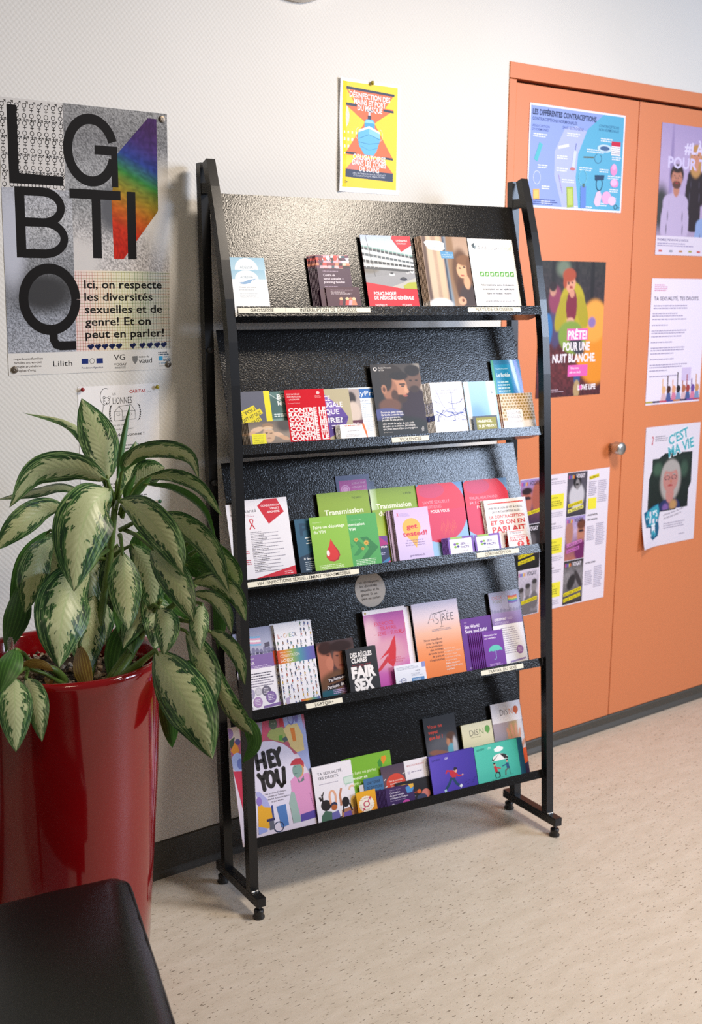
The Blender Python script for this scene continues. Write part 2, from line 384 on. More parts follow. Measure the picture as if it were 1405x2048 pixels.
        at_.data.foreach_set('color', np.array([(*c[:3], 1) for c in cs], dtype=np.float32).ravel())
        me.materials.append(M[m]); me.validate(); me.update()
        if bend:                                   # cut the sheet into strips so that it can curl
            b = bmesh.new(); b.from_mesh(me)
            for ax, L_ in ((0, w), (1, h)):
                for k in range(1, 16):
                    no = (1, 0, 0) if ax == 0 else (0, 1, 0); co = (L_*k/16, 0, 0) if ax == 0 else (0, L_*k/16, 0)
                    bmesh.ops.bisect_plane(b, geom=b.verts[:]+b.edges[:]+b.faces[:], plane_co=co, plane_no=no, dist=1e-7)
            for v in b.verts: v.co.z += bend(v.co.x/w, v.co.y/h)
            b.to_mesh(me); b.free(); me.update()
        return me
def bust(cx, cy, r, skin, hair, shirt, glasses=False, asp=1., long=False, beard=None, w=2.3):
    """soft patches that make a head and shoulders; r = head half-height as a share of the picture height"""
    q = r/asp; B = []
    w *= .72; B.append((cx, cy+r*4.9, q*w*.86, r*3.2, shirt, .06, 0, 4)); B.append((cx, cy+r*2.35, q*w, r*.95, shirt, .1, 0, 2.6))
    for sgn in (-1, 1): B.append((cx+sgn*q*w*.84, cy+r*3.6, q*.42, r*1.7, shirt, .2, -sgn*7)); B.append((cx+sgn*q*w*.62, cy+r*4.2, q*.035, r*1.5, '#50485a', 1.2, -sgn*5))
    if long: B.append((cx, cy+r*.6, q*1.05, r*1.7, hair, .3))
    B.append((cx, cy+r*1.1, q*.38, r*.6, skin, .2))
    B.append((cx, cy-r*.28, q*.88, r*.95, hair, .2)); B.append((cx, cy+r*.08, q*.70, r*.9, skin, .12))
    B.append((cx, cy-r*.78, q*.66, r*.34, hair, .4))
    if beard: B.append((cx, cy+r*.62, q*.56, r*.36, beard, .3))
    dk = '#3a2018'
    for sgn in (-1, 1):
        B.append((cx+sgn*q*.3, cy-r*.06, q*.12, r*.055, dk, .5)); B.append((cx+sgn*q*.3, cy-r*.24, q*.18, r*.04, hair, .5))
    B.append((cx+q*.05, cy+r*.22, q*.09, r*.12, '#b5705a', .8)); B.append((cx, cy+r*.5, q*.25, r*.055, '#a03a3a', .4))
    if glasses:
        for sgn in (-1, 1): B.append((cx+sgn*q*.32, cy-r*.04, q*.25, r*.16, '#30303a', .1)); B.append((cx+sgn*q*.32, cy-r*.04, q*.19, r*.11, skin, .1))
    return B
# ------------------------------------------------------------------ potted plant
def leaf_mat():
    m = mat('silver_variegated_leaf', rough=.38, spec=.5); nt = m.node_tree; b = nt.nodes['Principled BSDF']
    uv = N(nt, 'ShaderNodeUVMap'); uv.uv_map = 'leaf'; sp = N(nt, 'ShaderNodeSeparateXYZ'); nt.links.new(uv.outputs[0], sp.inputs[0])
    oi = N(nt, 'ShaderNodeObjectInfo')
    s = math_n(nt, 'SUBTRACT', sp.outputs['X'], .5); a = math_n(nt, 'MULTIPLY', math_n(nt, 'ABSOLUTE', s), 2.0)
    q = math_n(nt, 'SUBTRACT', sp.outputs['Y'], math_n(nt, 'MULTIPLY', a, .22))
    side = math_n(nt, 'MULTIPLY', math_n(nt, 'SIGN', s), 3.7)
    off = math_n(nt, 'ADD', math_n(nt, 'MULTIPLY', oi.outputs['Random'], 40), side)
    def streak(kq, ka, sc, det):
        cb = N(nt, 'ShaderNodeCombineXYZ'); nt.links.new(math_n(nt, 'MULTIPLY', q, kq), cb.inputs[0]); nt.links.new(math_n(nt, 'MULTIPLY', a, ka), cb.inputs[1]); nt.links.new(off, cb.inputs[2])
        n = N(nt, 'ShaderNodeTexNoise', Scale=sc, Detail=det, Roughness=.6); nt.links.new(cb.outputs[0], n.inputs['Vector']); return n.outputs['Fac']
    n1 = streak(16, 4, 1., 3.); n2 = streak(5, 22, 1., 3.); n3 = streak(60, 60, 1., 1.)
    taper = math_n(nt, 'MULTIPLY', math_n(nt, 'POWER', sp.outputs['Y'], 3.), .25)
    e = math_n(nt, 'ADD', math_n(nt, 'ADD', a, math_n(nt, 'MULTIPLY', math_n(nt, 'SUBTRACT', n1, .5), 1.5)), taper)
    mask = ramp(nt, e, [(.53, (0, 0, 0)), (.565, (1, 1, 1))])
    edge = ramp(nt, n2, [(.44, (.010, .040, .012)), (.50, (.02, .085, .018)), (.56, (.10, .22, .06)), (.62, (.26, .36, .15))])
    pale = ramp(nt, n3, [(.2, (.36, .42, .20)), (.8, (.50, .54, .32))])
    c = mixc(nt, mask, pale, edge)
    mr = ramp(nt, a, [(.02, (1, 1, 1)), (.05, (0, 0, 0))]); c = mixc(nt, math_n(nt, 'MULTIPLY', mr, .5), c, (.34, .45, .20))
    geo = N(nt, 'ShaderNodeNewGeometry')
    nt.links.new(mixc(nt, math_n(nt, 'MULTIPLY', geo.outputs['Backfacing'], .85), c, (.065, .16, .03)), b.inputs['Base Color'])
    vein = math_n(nt, 'SINE', math_n(nt, 'MULTIPLY', q, 95)); bp = N(nt, 'ShaderNodeBump', Strength=.12, Distance=.001); nt.links.new(vein, bp.inputs['Height']); nt.links.new(bp.outputs[0], b.inputs['Normal'])
    b.inputs['Subsurface Weight'].default_value = 0.0
    return m
M['leaf'] = leaf_mat()
def plain_leaf(name, c1, c2):
    m = mat(name, rough=.42, spec=.5); nt = m.node_tree; tc = N(nt, 'ShaderNodeUVMap'); tc.uv_map = 'leaf'; sp = N(nt, 'ShaderNodeSeparateXYZ'); nt.links.new(tc.outputs[0], sp.inputs[0])
    w = math_n(nt, 'SINE', math_n(nt, 'MULTIPLY', sp.outputs['X'], 42)); nt.links.new(ramp(nt, w, [(.2, c1), (.9, c2)]), nt.nodes['Principled BSDF'].inputs['Base Color']); return m
M['green'] = plain_leaf('plain_green_leaf', (.03, .10, .012), (.06, .17, .025))
M['dead'] = plain_leaf('yellowing_leaf', (.20, .11, .02), (.33, .24, .05))
pot_c = Vector((1.101, -.357, 0))
plant = empty('potted_plant', pot_c); tag(plant, 'leafy silver-green plant in a tall glossy red pot against the wall', 'plant')
def pb(name, fn, m, smooth=True, parent=None):
    bm = bmesh.new(); fn(bm); bmesh.ops.recalc_face_normals(bm, faces=bm.faces); return obj(name, bm, m, parent or plant, smooth)
PR = .205
pot = pb('pot', lambda b: lathe(b, [(.150, 0), (.156, .006), (.172, .25), (.188, .5), (PR-.006, .745), (PR, .762), (PR-.001, .772), (PR-.006, .777), (PR-.013, .776), (PR-.019, .768), (PR-.020, .70), (PR-.03, .62), (.01, .62)], 72, cap=False), M['pot'])
tag(pot, 'tall tapering glossy red pot')
def soilf(b):
    n = 40; rg = random.Random(2); c = b.verts.new((0, 0, .722)); rings = []
    for r in (.05, .1, .15, .184):
        rings.append([b.verts.new((r*math.cos(2*math.pi*i/n), r*math.sin(2*math.pi*i/n), .715+.012*rg.random()-.004*(r > .18))) for i in range(n)])
    for i in range(n): b.faces.new((c, rings[0][i], rings[0][(i+1) % n]))
    for a, d in zip(rings, rings[1:]):
        for i in range(n): b.faces.new((a[i], d[i], d[(i+1) % n], a[(i+1) % n]))
pb('soil', soilf, M['soil'])
def pebf(b):
    rg = random.Random(4)
    for k in range(620):
        r = .180*math.sqrt(rg.random()); a = rg.random()*6.283; s = rg.uniform(.0035, .0085)
        mt = Matrix.Translation((r*math.cos(a), r*math.sin(a), .724+rg.random()*.010)) @ Matrix.Rotation(rg.random()*3, 4, 'X') @ Matrix.Rotation(rg.random()*3, 4, 'Z') @ Matrix.Diagonal((1, .75, .6, 1))
        res = bmesh.ops.create_icosphere(b, subdivisions=1, radius=s, matrix=mt)
        for v in res['verts']: v.co += Vector([rg.uniform(-.0012, .0012) for _ in range(3)])
o = pb('clay_granules', pebf, M['pebble'], False); o['kind'] = 'stuff'
def cr(P, t):
    n = len(P)-1; x = t*n; i = min(int(x), n-1); f = x-i
    a, b, c, d = P[max(i-1, 0)], P[i], P[i+1], P[min(i+2, n)]
    if i == 0: a = b*2-c
    if i == n-1: d = c*2-b
    return .5*((2*b)+(c-a)*f+(2*a-5*b+4*c-d)*f*f+(3*b-a-3*c+d)*f**3)
LEAVES = []
def leaf(pts, wpx, roll=0., kind='leaf', stem=None, fold=.18, twist=0., wave=.05, droop=0.):
    """pts: (px, py, depth) from the base of the blade to its tip; wpx: full width in picture pixels when seen flat"""
    P = [at(*p) for p in pts]; d = pts[len(pts)//2][2]; hw = wpx*d/F_PX/2; nv, nu = 22, 8
    bm = bmesh.new(); uvl = bm.loops.layers.uv.new('leaf'); G = []; rg = random.Random(int(pts[0][0]*7+pts[-1][1])); ph = rg.random()*6
    prev = None
    for j in range(nv+1):
        v = j/nv; c = cr(P, v); t = (cr(P, min(v+.02, 1))-cr(P, max(v-.02, 0))).normalized()
        n = (EYE-c).normalized(); n = (n-t*n.dot(t)).normalized(); n = Matrix.Rotation(math.radians(roll+twist*(v-.5)), 3, t) @ n
        s = t.cross(n).normalized()
        w = (max(v, .0)**.66)*(1-v**1.9)**1.0*2.02; w = max(w, .012) if j < nv else .0
        row = []
        for i in range(nu+1):
            u = i/nu*2-1; off = -fold*abs(u)**1.3*hw*w - droop*hw*w*u*u + fold*.5*hw*w + wave*hw*math.sin(v*11+ph+(2 if u > 0 else 0))*abs(u)**2
            row.append(bm.verts.new(c+s*(u*hw*w)+n*off-pot_c))
        G.append(row)
    for j in range(nv):
        for i in range(nu):
            f = bm.faces.new((G[j][i], G[j][i+1], G[j+1][i+1], G[j+1][i])); 
            for lp, (a, b_) in zip(f.loops, ((i, j), (i+1, j), (i+1, j+1), (i, j+1))): lp[uvl].uv = (a/nu, b_/nv)
    o = obj('leaf', bm, M[kind], plant, True)
    if stem:
        q = at(*stem); b0 = P[0]; mid = (q+b0)/2+Vector((0, 0, .01)); bm = bmesh.new()
        tube(bm, [p-pot_c for p in (q, (q*.55+b0*.45)+Vector((0, 0, .006)), b0, cr(P, .06))], [.0052, .0042, .0034, .0018], 8)
        st = obj('petiole', bm, M['petiole'], plant, True)
    return o
CR = (228, 1010, 2.58)
# --- far, shaded leaves first
leaf([(45, 1165, 2.62), (34, 1230, 2.60), (10, 1305, 2.60)], 58, 20, 'green', None, wave=.08)
leaf([(100, 1060, 2.70), (60, 1120, 2.68), (44, 1190, 2.68), (30, 1290, 2.68)], 60, -25, 'green', (200, 1100, 2.64))
leaf([(258, 1000, 2.70), (268, 950, 2.72), (272, 882, 2.72)], 62, 10, 'leaf', CR)
leaf([(262, 965, 2.66), (298, 945, 2.66), (330, 935, 2.66)], 62, 25, 'leaf', CR)
leaf([(220, 1110, 2.66), (205, 1190, 2.64), (210, 1290, 2.62)], 74, 0, 'leaf', (216, 1080, 2.66))
leaf([(280, 1060, 2.70), (284, 1100, 2.70), (290, 1135, 2.70)], 56, 10, 'green')
leaf([(190, 1190, 2.60), (176, 1270, 2.56), (170, 1350, 2.54)], 80, -20, 'leaf')
leaf([(345, 1060, 2.66), (385, 1110, 2.64), (405, 1160, 2.62)], 76, 20, 'green')
leaf([(330, 1120, 2.66), (352, 1180, 2.64), (380, 1240, 2.62)], 80, -10, 'green')
leaf([(398, 1062, 2.60), (412, 1082, 2.58), (424, 1096, 2.56)], 40, 10, 'leaf', None)
leaf([(330, 1370, 2.56), (338, 1430, 2.54), (345, 1496, 2.52)], 46, 20, 'green', (330, 1350, 2.55))
leaf([(260, 1230, 2.62), (240, 1300, 2.6), (225, 1370, 2.58)], 66, 15, 'green')
for q in ([(150, 1120, 2.60), (140, 1180, 2.58), (150, 1250, 2.56)], [(265, 1090, 2.58), (300, 1150, 2.56), (305, 1225, 2.55)], [(240, 1180, 2.58), (262, 1240, 2.56), (268, 1310, 2.54)], [(200, 1060, 2.62), (180, 1130, 2.62), (185, 1220, 2.61)], [(290, 1180, 2.56), (318, 1240, 2.55), (310, 1300, 2.53)],
          [(235, 1090, 2.63), (230, 1160, 2.62), (242, 1240, 2.61)], [(130, 1060, 2.64), (105, 1110, 2.64), (96, 1180, 2.63)]): leaf(q, 72, (q[0][0] % 40)-20, 'leaf' if int(q[0][0]) % 3 else 'green', (220, 1120, 2.64))
# --- crown
leaf([(216, 960, 2.56), (198, 880, 2.56), (163, 796, 2.58)], 82, 8, 'leaf', (226, 1010, 2.58), fold=.12)
leaf([(212, 950, 2.60), (175, 880, 2.60), (130, 845, 2.60), (46, 826, 2.58)], 44, 62, 'leaf', (222, 1010, 2.58), fold=.5, twist=70)
leaf([(234, 965, 2.55), (245, 890, 2.55), (261, 806, 2.56)], 13, 0, 'green', (232, 1020, 2.57), fold=.7, wave=0)
leaf([(214, 960, 2.54), (150, 935, 2.50), (75, 945, 2.47), (18, 1015, 2.46)], 74, -28, 'leaf', (224, 1010, 2.57), twist=-15)
leaf([(170, 985, 2.60), (120, 975, 2.60), (70, 985, 2.60), (-10, 1000, 2.60)], 34, 50, 'leaf', (222, 1015, 2.6))
leaf([(243, 945, 2.52), (275, 908, 2.50), (335, 900, 2.47), (380, 915, 2.45), (398, 960, 2.44)], 44, 30, 'leaf', (236, 1000, 2.56), fold=.3, twist=20)
leaf([(243, 942, 2.515), (262, 915, 2.51), (298, 912, 2.50)], 34, 0, 'green', None)
leaf([(285, 958, 2.60), (345, 952, 2.58), (400, 975, 2.56), (444, 1032, 2.54)], 36, 32, 'leaf', (245, 1015, 2.6), fold=.25)
leaf([(290, 968, 2.56), (350, 978, 2.53), (405, 1015, 2.51), (433, 1082, 2.50)], 22, 40, 'green', (248, 1018, 2.59), fold=.4)
leaf([(250, 1000, 2.57), (256, 978, 2.57), (272, 948, 2.57)], 17, 0, 'green', (240, 1030, 2.58), fold=.6, wave=0)
leaf([(262, 1000, 2.56), (280, 978, 2.56), (304, 952, 2.56)], 16, 0, 'green', (244, 1035, 2.58), fold=.6, wave=0)
leaf([(205, 955, 2.6), (208, 935, 2.6), (213, 905, 2.6)], 18, 0, 'green', (222, 1010, 2.6), fold=.4)
# --- main front leaves
leaf([(128, 1012, 2.56), (80, 1022, 2.52), (30, 1058, 2.48), (-8, 1100, 2.46)], 66, -24, 'leaf', (222, 1045, 2.58))
leaf([(110, 1075, 2.54), (80, 1115, 2.48), (62, 1165, 2.45), (50, 1226, 2.44)], 74, -22, 'leaf', (205, 1070, 2.58))
leaf([(312, 1035, 2.50), (365, 1050, 2.45), (420, 1100, 2.41), (460, 1188, 2.39)], 62, 28, 'leaf', (240, 1060, 2.56))
leaf([(222, 978, 2.48), (185, 1010, 2.42), (158, 1080, 2.38), (148, 1184, 2.36)], 128, 0, 'leaf', (226, 1000, 2.56), fold=.2, droop=.1)
leaf([(238, 1002, 2.47), (285, 1025, 2.42), (335, 1080, 2.39), (369, 1150, 2.37)], 78, 14, 'leaf', (232, 1015, 2.56))
leaf([(303, 1095, 2.48), (330, 1130, 2.44), (362, 1180, 2.41), (388, 1245, 2.40)], 70, 8, 'leaf', (250, 1060, 2.56))
leaf([(300, 1120, 2.60), (290, 1190, 2.58), (246, 1298, 2.52)], 80, 12, 'leaf', (265, 1090, 2.6))
leaf([(245, 1105, 2.52), (250, 1170, 2.49), (258, 1262, 2.46)], 72, -6, 'leaf', (240, 1070, 2.57))
leaf([(180, 1140, 2.50), (140, 1180, 2.42), (122, 1250, 2.37), (118, 1336, 2.36)], 124, -8, 'leaf', (215, 1100, 2.57), droop=.1)
# --- right cluster over the rack post
leaf([(415, 1098, 2.48), (448, 1120, 2.45), (470, 1150, 2.43), (476, 1182, 2.42)], 44, 30, 'leaf', (380, 1110, 2.5))
leaf([(400, 1078, 2.50), (438, 1100, 2.47), (470, 1135, 2.45), (474, 1165, 2.44)], 30, 40, 'green', (370, 1090, 2.52))
leaf([(372, 1130, 2.47), (400, 1130, 2.45), (425, 1150, 2.43), (430, 1176, 2.42)], 44, 30, 'green', (340, 1150, 2.52))
leaf([(382, 1165, 2.46), (430, 1165, 2.42), (470, 1190, 2.39), (492, 1242, 2.38)], 50, 26, 'leaf', (345, 1190, 2.52))
leaf([(384, 1186, 2.44), (425, 1196, 2.41), (452, 1225, 2.39), (464, 1268, 2.38)], 36, 26, 'leaf', (350, 1200, 2.52))
leaf([(405, 1208, 2.45), (398, 1245, 2.42), (400, 1302, 2.40)], 44, 5, 'leaf', (372, 1210, 2.5))
leaf([(318, 1215, 2.50), (334, 1250, 2.47), (328, 1312, 2.44)], 56, 0, 'leaf', (300, 1215, 2.55))
leaf([(372, 1262, 2.47), (402, 1310, 2.43), (418, 1360, 2.41), (428, 1418, 2.40)], 62, 12, 'leaf', (325, 1255, 2.54))
leaf([(418, 1262, 2.44), (448, 1280, 2.42), (476, 1315, 2.40), (491, 1372, 2.39)], 38, 24, 'leaf', (360, 1240, 2.5))
leaf([(422, 1310, 2.45), (448, 1390, 2.41), (482, 1440, 2.38), (506, 1470, 2.36)], 46, 30, 'leaf', (380, 1280, 2.5), fold=.3)
leaf([(470, 1430, 2.40), (500, 1455, 2.37), (508, 1490, 2.36), (486, 1526, 2.36)], 36, 20, 'green', None)
leaf([(312, 1302, 2.46), (345, 1360, 2.38), (390, 1430, 2.32), (425, 1518, 2.30)], 118, 12, 'leaf', (270, 1345, 2.52), fold=.14, droop=.12)
leaf([(428, 1190, 2.50), (440, 1230, 2.50), (436, 1300, 2.5)], 32, 20, 'green', (380, 1190, 2.5))
leaf([(380, 1320, 2.5), (372, 1360, 2.5), (380, 1410, 2.5)], 60, 10, 'green')
# --- low left group over the pot rim
leaf([(32, 1298, 2.34), (20, 1330, 2.30), (0, 1385, 2.28)], 54, 10, 'green', (60, 1325, 2.42))
leaf([(28, 1355, 2.32), (30, 1410, 2.27), (32, 1505, 2.25)], 74, 0, 'leaf', (60, 1335, 2.40))
leaf([(52, 1355, 2.36), (72, 1400, 2.31), (84, 1484, 2.29)], 52, 12, 'leaf', (60, 1335, 2.42))
leaf([(40, 1332, 2.38), (75, 1328, 2.38), (108, 1342, 2.40)], 26, 35, 'dead', (130, 1370, 2.46))
leaf([(158, 1290, 2.50), (165, 1340, 2.46), (182, 1392, 2.44)], 42, 20, 'dead', (170, 1260, 2.52))
leaf([(120, 1358, 2.45), (112, 1375, 2.44), (118, 1398, 2.43)], 14, 0, 'dead')
leaf([(92, 1350, 2.45), (98, 1362, 2.44), (108, 1360, 2.43)], 16, 0, 'dead')
# stems
for pts, r in (([(168, 1388, 2.54), (190, 1300, 2.58), (215, 1150, 2.60), (228, 1030, 2.58), (232, 985, 2.57)], [.011, .009, .008, .007, .004]),
               ([(225, 1368, 2.52), (262, 1310, 2.56), (300, 1240, 2.56), (322, 1200, 2.54)], [.009, .008, .007, .005]),
               ([(222, 1370, 2.5), (268, 1335, 2.5), (312, 1300, 2.47)], [.010, .008, .005]),
               ([(215, 1362, 2.54), (290, 1260, 2.6), (360, 1200, 2.54), (392, 1170, 2.5)], [.008, .007, .006, .004]),
               ([(122, 1390, 2.46), (128, 1362, 2.47), (105, 1338, 2.43), (60, 1330, 2.41)], [.011, .010, .007, .004])):
    bm = bmesh.new(); P_ = [at(*p) for p in pts]; tube(bm, [cr(P_, k/14)-pot_c for k in range(15)], [np.interp(k/14*(len(r)-1), range(len(r)), r) for k in range(15)], 10)
    obj('stem', bm, M['petiole'], plant, True)
wl = at(22, 1300, 2.40)-pot_c
bm = bmesh.new(); lathe(bm, [(.006, -.09), (.0062, .0), (.0058, .018), (.004, .024), (.001, .026)], 14, tuple(wl)); o = obj('water_gauge', bm, M['glass'], plant, True)
# ------------------------------------------------------------------ black leather seat in the foreground
A0 = Vector((1.055, -.705, 0)); d1 = Vector((-.9932, .1165, 0)); d2 = Vector((-.3536, -.9354, 0)); LU, LV = .62, .66
seat = empty('leather_seat', A0+d1*LU/2+d2*LV/2); tag(seat, 'black leather seat corner in front of the red pot', 'chair'); sc0 = seat.location
def pillow(z0, z1, rad, crown, inset=0., n=34):
    bm = bmesh.new(); G = []
    ts = [0, .004, .010, .018, .03, .045, .07]+[.1+.8*k/14 for k in range(15)]; ts = ts+[1-t for t in (.07, .045, .03, .018, .010, .004, 0)]
    for u in ts:
        row = []
        for v in ts:
            x, y = u*LU, v*LV
            # rounded plan corners
            dx = min(x, LU-x); dy = min(y, LV-y); rc_ = .042
            ex, ey = x, y
            if dx < rc_ and dy < rc_:
                qx, qy = rc_-dx, rc_-dy; L_ = math.hypot(qx, qy); k = max(qx, qy)/L_ if L_ > 0 else 1
                nx_, ny_ = qx*k, qy*k; ex = rc_-nx_ if x < LU/2 else LU-rc_+nx_; ey = rc_-ny_ if y < LV/2 else LV-rc_+ny_
                e = rc_-math.hypot(nx_, ny_)
            else: e = min(dx, dy)
            zz = z1-rad+math.sqrt(max(rad*rad-max(rad-e, 0)**2, 0)); cxx = math.sin(math.pi*u)*math.sin(math.pi*v)
            zz += crown*cxx**.55-.004*math.exp(-((e-.022)/.007)**2) + .0022*math.sin(u*41+v*17)*math.sin(v*29-u*13)*math.exp(-e/.04)
            ww = d1*ex+d2*ey; row.append(bm.verts.new((A0+ww+Vector((0, 0, zz)))-sc0))
        G.append(row)
    n = len(ts)
    for i in range(n-1):
        for j in range(n-1): bm.faces.new((G[i][j], G[i][j+1], G[i+1][j+1], G[i+1][j]))
    ring = [G[0][j] for j in range(n)]+[G[i][n-1] for i in range(1, n)]+[G[n-1][j] for j in range(n-2, -1, -1)]+[G[i][0] for i in range(n-2, 0, -1)]
    low = [bm.verts.new((v.co.x, v.co.y, z0)) for v in ring]; m_ = len(ring)
    for i in range(m_): bm.faces.new((ring[i], low[i], low[(i+1) % m_], ring[(i+1) % m_]))
    bm.faces.new(low); bmesh.ops.remove_doubles(bm, verts=bm.verts, dist=.00005); bmesh.ops.recalc_face_normals(bm, faces=bm.faces); return bm
obj('seat_cushion', pillow(.33, .456, .05, .032), M['leather'], seat, True)
bm = bmesh.new()
def pc(u, v, z): return (A0+d1*(u*LU)+d2*(v*LV)+Vector((0, 0, z)))-sc0
k_ = .035
path = []
for cx_, cy_, a0 in ((LU-.054, .054, -90), (LU-.054, LV-.054, 0), (.054, LV-.054, 90), (.054, .054, 180)):
    for k in range(7): a_ = math.radians(a0+15*k); path.append(pc((cx_+0.043*math.cos(a_))/LU, (cy_+0.043*math.sin(a_))/LV, .4405))
path.append(path[0])
tube(bm, path, .0032, 8); obj('piping', bm, M['seam'], seat, True)
bm = bmesh.new()
vs = [bm.verts.new(pc(u, v, z)) for z in (.24, .33) for u, v in ((.04, .04), (.96, .04), (.96, .96), (.04, .96))]
for f in ((0, 1, 2, 3), (4, 5, 6, 7), (0, 1, 5, 4), (1, 2, 6, 5), (2, 3, 7, 6), (3, 0, 4, 7)): bm.faces.new([vs[i] for i in f])
bmesh.ops.recalc_face_normals(bm, faces=bm.faces); obj('seat_base', bm, M['leather'], seat)
for u, v in ((.1, .1), (.9, .1), (.9, .9), (.1, .9)):
    bm = bmesh.new(); lathe(bm, [(.014, 0), (.022, .24)], 16, tuple(pc(u, v, 0))); obj('leg', bm, M['woodleg'], seat, True)
# ------------------------------------------------------------------ things on the wall
def poster(name, art, x0, x1, z0, z1, label, cat='poster', y=-.0006, m='ink', group=None, rot=0, bend=None, tilt=0):
    me = art.build(name, .0003, m, bend=bend); o = link(name, me)
    sx, sz = (x1-x0)/(art.w/1000), (z1-z0)/(art.h/1000)
    o.matrix_world = Matrix(((sx, 0, 0, x0), (0, 0, -1, y), (0, sz, 0, z0), (0, 0, 0, 1))) @ Matrix.Rotation(rot, 4, 'Z') @ Matrix.Rotation(tilt, 4, 'X')
    return tag(o, label, cat, group)
def arc(cx, cy, r, a0, a1, n=28, ry=None):
    ry = ry or r; return [(cx+r*math.cos(math.radians(a0+(a1-a0)*i/n)), cy+ry*math.sin(math.radians(a0+(a1-a0)*i/n))) for i in range(n+1)]
BK = '#141110'
A = Art(420, 594, '#d6d3d2')
def sym(A, x, y, male):
    if male:
        A.ring(x, y, 4.6, 1.5, BK, 12, 0); A.L([(x+3.4, y-3.4), (x+8.3, y-8.6)], 1.5, BK, 0); A.L([(x+3.8, y-8.4), (x+8.9, y-8.9), (x+8.5, y-3.6)], 1.5, BK, 0)
    else: A.ring(x, y, 4.6, 1.5, BK, 12, 0)
    A.L([(x, y+4.6), (x, y+13)], 1.5, BK, 0); A.L([(x-4.2, y+9), (x+4.2, y+9)], 1.5, BK, 0)
A.R(0, 0, 152, 187, '#cfccca'); A.up()
for j in range(5):
    for i in range(9):
        x, y = 8+i*17.2, 14+j*36.5
        sym(A, x, y, True)
        if j < 5 and y+19 < 185: sym(A, x-.5, y+20.5, False)
A.PH(152, 0, 420, 362, 110, 150, ['#8b8b8c', '#77777a', '#96979a', '#8f9092', '#b0adad', '#b9b4b2'], [(.95, .62, .22, .28, '#dddad7', .9), (.45, .62, .16, .15, '#5a5b60', 1.), (.1, .95, .2, .15, '#c9c5c3', .9)], .55, 1, 3)
A.PH(0, 187, 168, 545, 84, 178, ['#9fa1a8', '#a9aaae', '#8b8d92', '#5c5d60', '#8b8f99', '#9a9da6'], [(.55, .63, .42, .12, '#3c3c3e', .9), (.1, .3, .2, .3, '#b9bcc9', 1.)], .62, 1, 5)
A.GR(168, 362, 420, 545, ['#ddc9c6', '#e2d3c0', '#d9d8bd', '#c9cdbd', '#c9c6c0'], True); A.up()
for i in range(36):
    t = i/35; c = ['#b5605c', '#b5804a', '#a3a04a', '#6a8a5a', '#6a7a7a'][min(4, int(t*5))]
    A.L([(171+i*7, 364), (171+i*7, 545)], .9, c, 0)
for j in range(26): A.L([(168, 366+j*7), (420, 366+j*7)], .9, '#a8806e' if j % 2 else '#8a8f6c', 0)
# spectrum slab
A.up(); A.k += 1
rv = [(368, 14), (391, 14), (392, 222), (296, 335), (271, 335), (268, 200), (285, 100)]
def spec(x, y):
    t = min(max((y+ (x-268)*-.45 - 10)/300+.05, 0), 1); S = ['#4c2d63', '#4a3478', '#33479a', '#3c8a3c', '#a8902c', '#cf6a20', '#d2381c', '#cf2a18']
    k = t*(len(S)-1); i = min(int(k), len(S)-2); a, b = lin(S[i]), lin(S[i+1]); return tuple(a[q]*(1-(k-i))+b[q]*(k-i) for q in range(3))
def xr(y):  # left and right edge of the slab at height y
    if y < 100: l = 368-(368-285)*(y-14)/86
    elif y < 200: l = 285-17*(y-100)/100
    else: l = 268+3*(y-200)/135
    r = 391.5 if y < 222 else 392-96*(y-222)/113
    return l, max(r, l+.1)
p = []; c = []; fs = []; nx = 14; ny = 60
for j in range(ny):
    y = 14+321*j/(ny-1); l, r = xr(y)
    for i in range(nx): x = l+(r-l)*i/(nx-1); p.append((x, y)); q = spec(x, y); g = A.rng.random()*.4+.5; c.append(tuple(v*g for v in q))
for j in range(ny-1):
    for i in range(nx-1): a = j*nx+i; fs.append((a, a+1, a+nx+1, a+nx))
A._add(p, fs, c)
SW = 22.5
A.P([(19, 14), (42, 14), (42, 156), (148, 158), (148, 178), (19, 178)], BK)
A.L(arc(219, 96, 58, -18, -345, 60, 68), SW, BK, 1); A.P([(228, 84), (286, 84), (287, 174), (270, 174), (270, 104), (228, 104)], BK)
A.P([(30, 184), (53, 184), (53, 336), (30, 336)], BK)
for y0, y1, rx in ((184, 268, 44), (250, 336, 50)):
    cy = (y0+y1)/2; ry = (y1-y0)/2-9; A.L([(45, cy-ry), (96, cy-ry)]+arc(96, cy, rx, -90, 90, 24, ry)+[(45, cy+ry)], 19, BK)
A.R(162, 182, 292, 203, BK); A.R(217, 182, 240, 334, BK); A.R(308, 182, 331, 335, BK)
A.ring(106, 427, 64, SW, BK, 60, 1, 0, 360, 68); A.L([(112, 492), (112, 518), (118, 528), (128, 531), (168, 531)], 20, BK)
for k, t in enumerate(['Ici, on respecte', 'les diversités', 'sexuelles et de', 'genre! Et on', 'peut en parler!']):
    A.T(t, 192, 402+k*28.3, 18, BK, [206, 180, 206, 174, 210][k], .022)
A.up()
for i in (0, 1, 2, 3, 4, 6, 7.4, 8.5, 9.6, 10.6):
    x = 205+i*18.5; A.E(x-3.5, 534, 5, 4.4, '#1f2650', 10, 0); A.E(x+3.5, 533, 5, 4.4, '#1f2650', 10, 0); A.P([(x-8, 535), (x+8, 534), (x, 543)], '#1f2650', 0)
A.R(0, 546, 420, 594, '#dbd8d4')
A.up()
for k, t in enumerate(['regenbogenfamilien', 'familles arc-en-ciel', 'famiglie arcobaleno', 'famiglias d\'artg']): A.T(t, 13, 560+k*8.6, 4.6, '#4a3f3a', [70, 66, 66, 52][k], .02)
A.T('Lilith', 108, 577, 12, '#1c1c1c', 48)
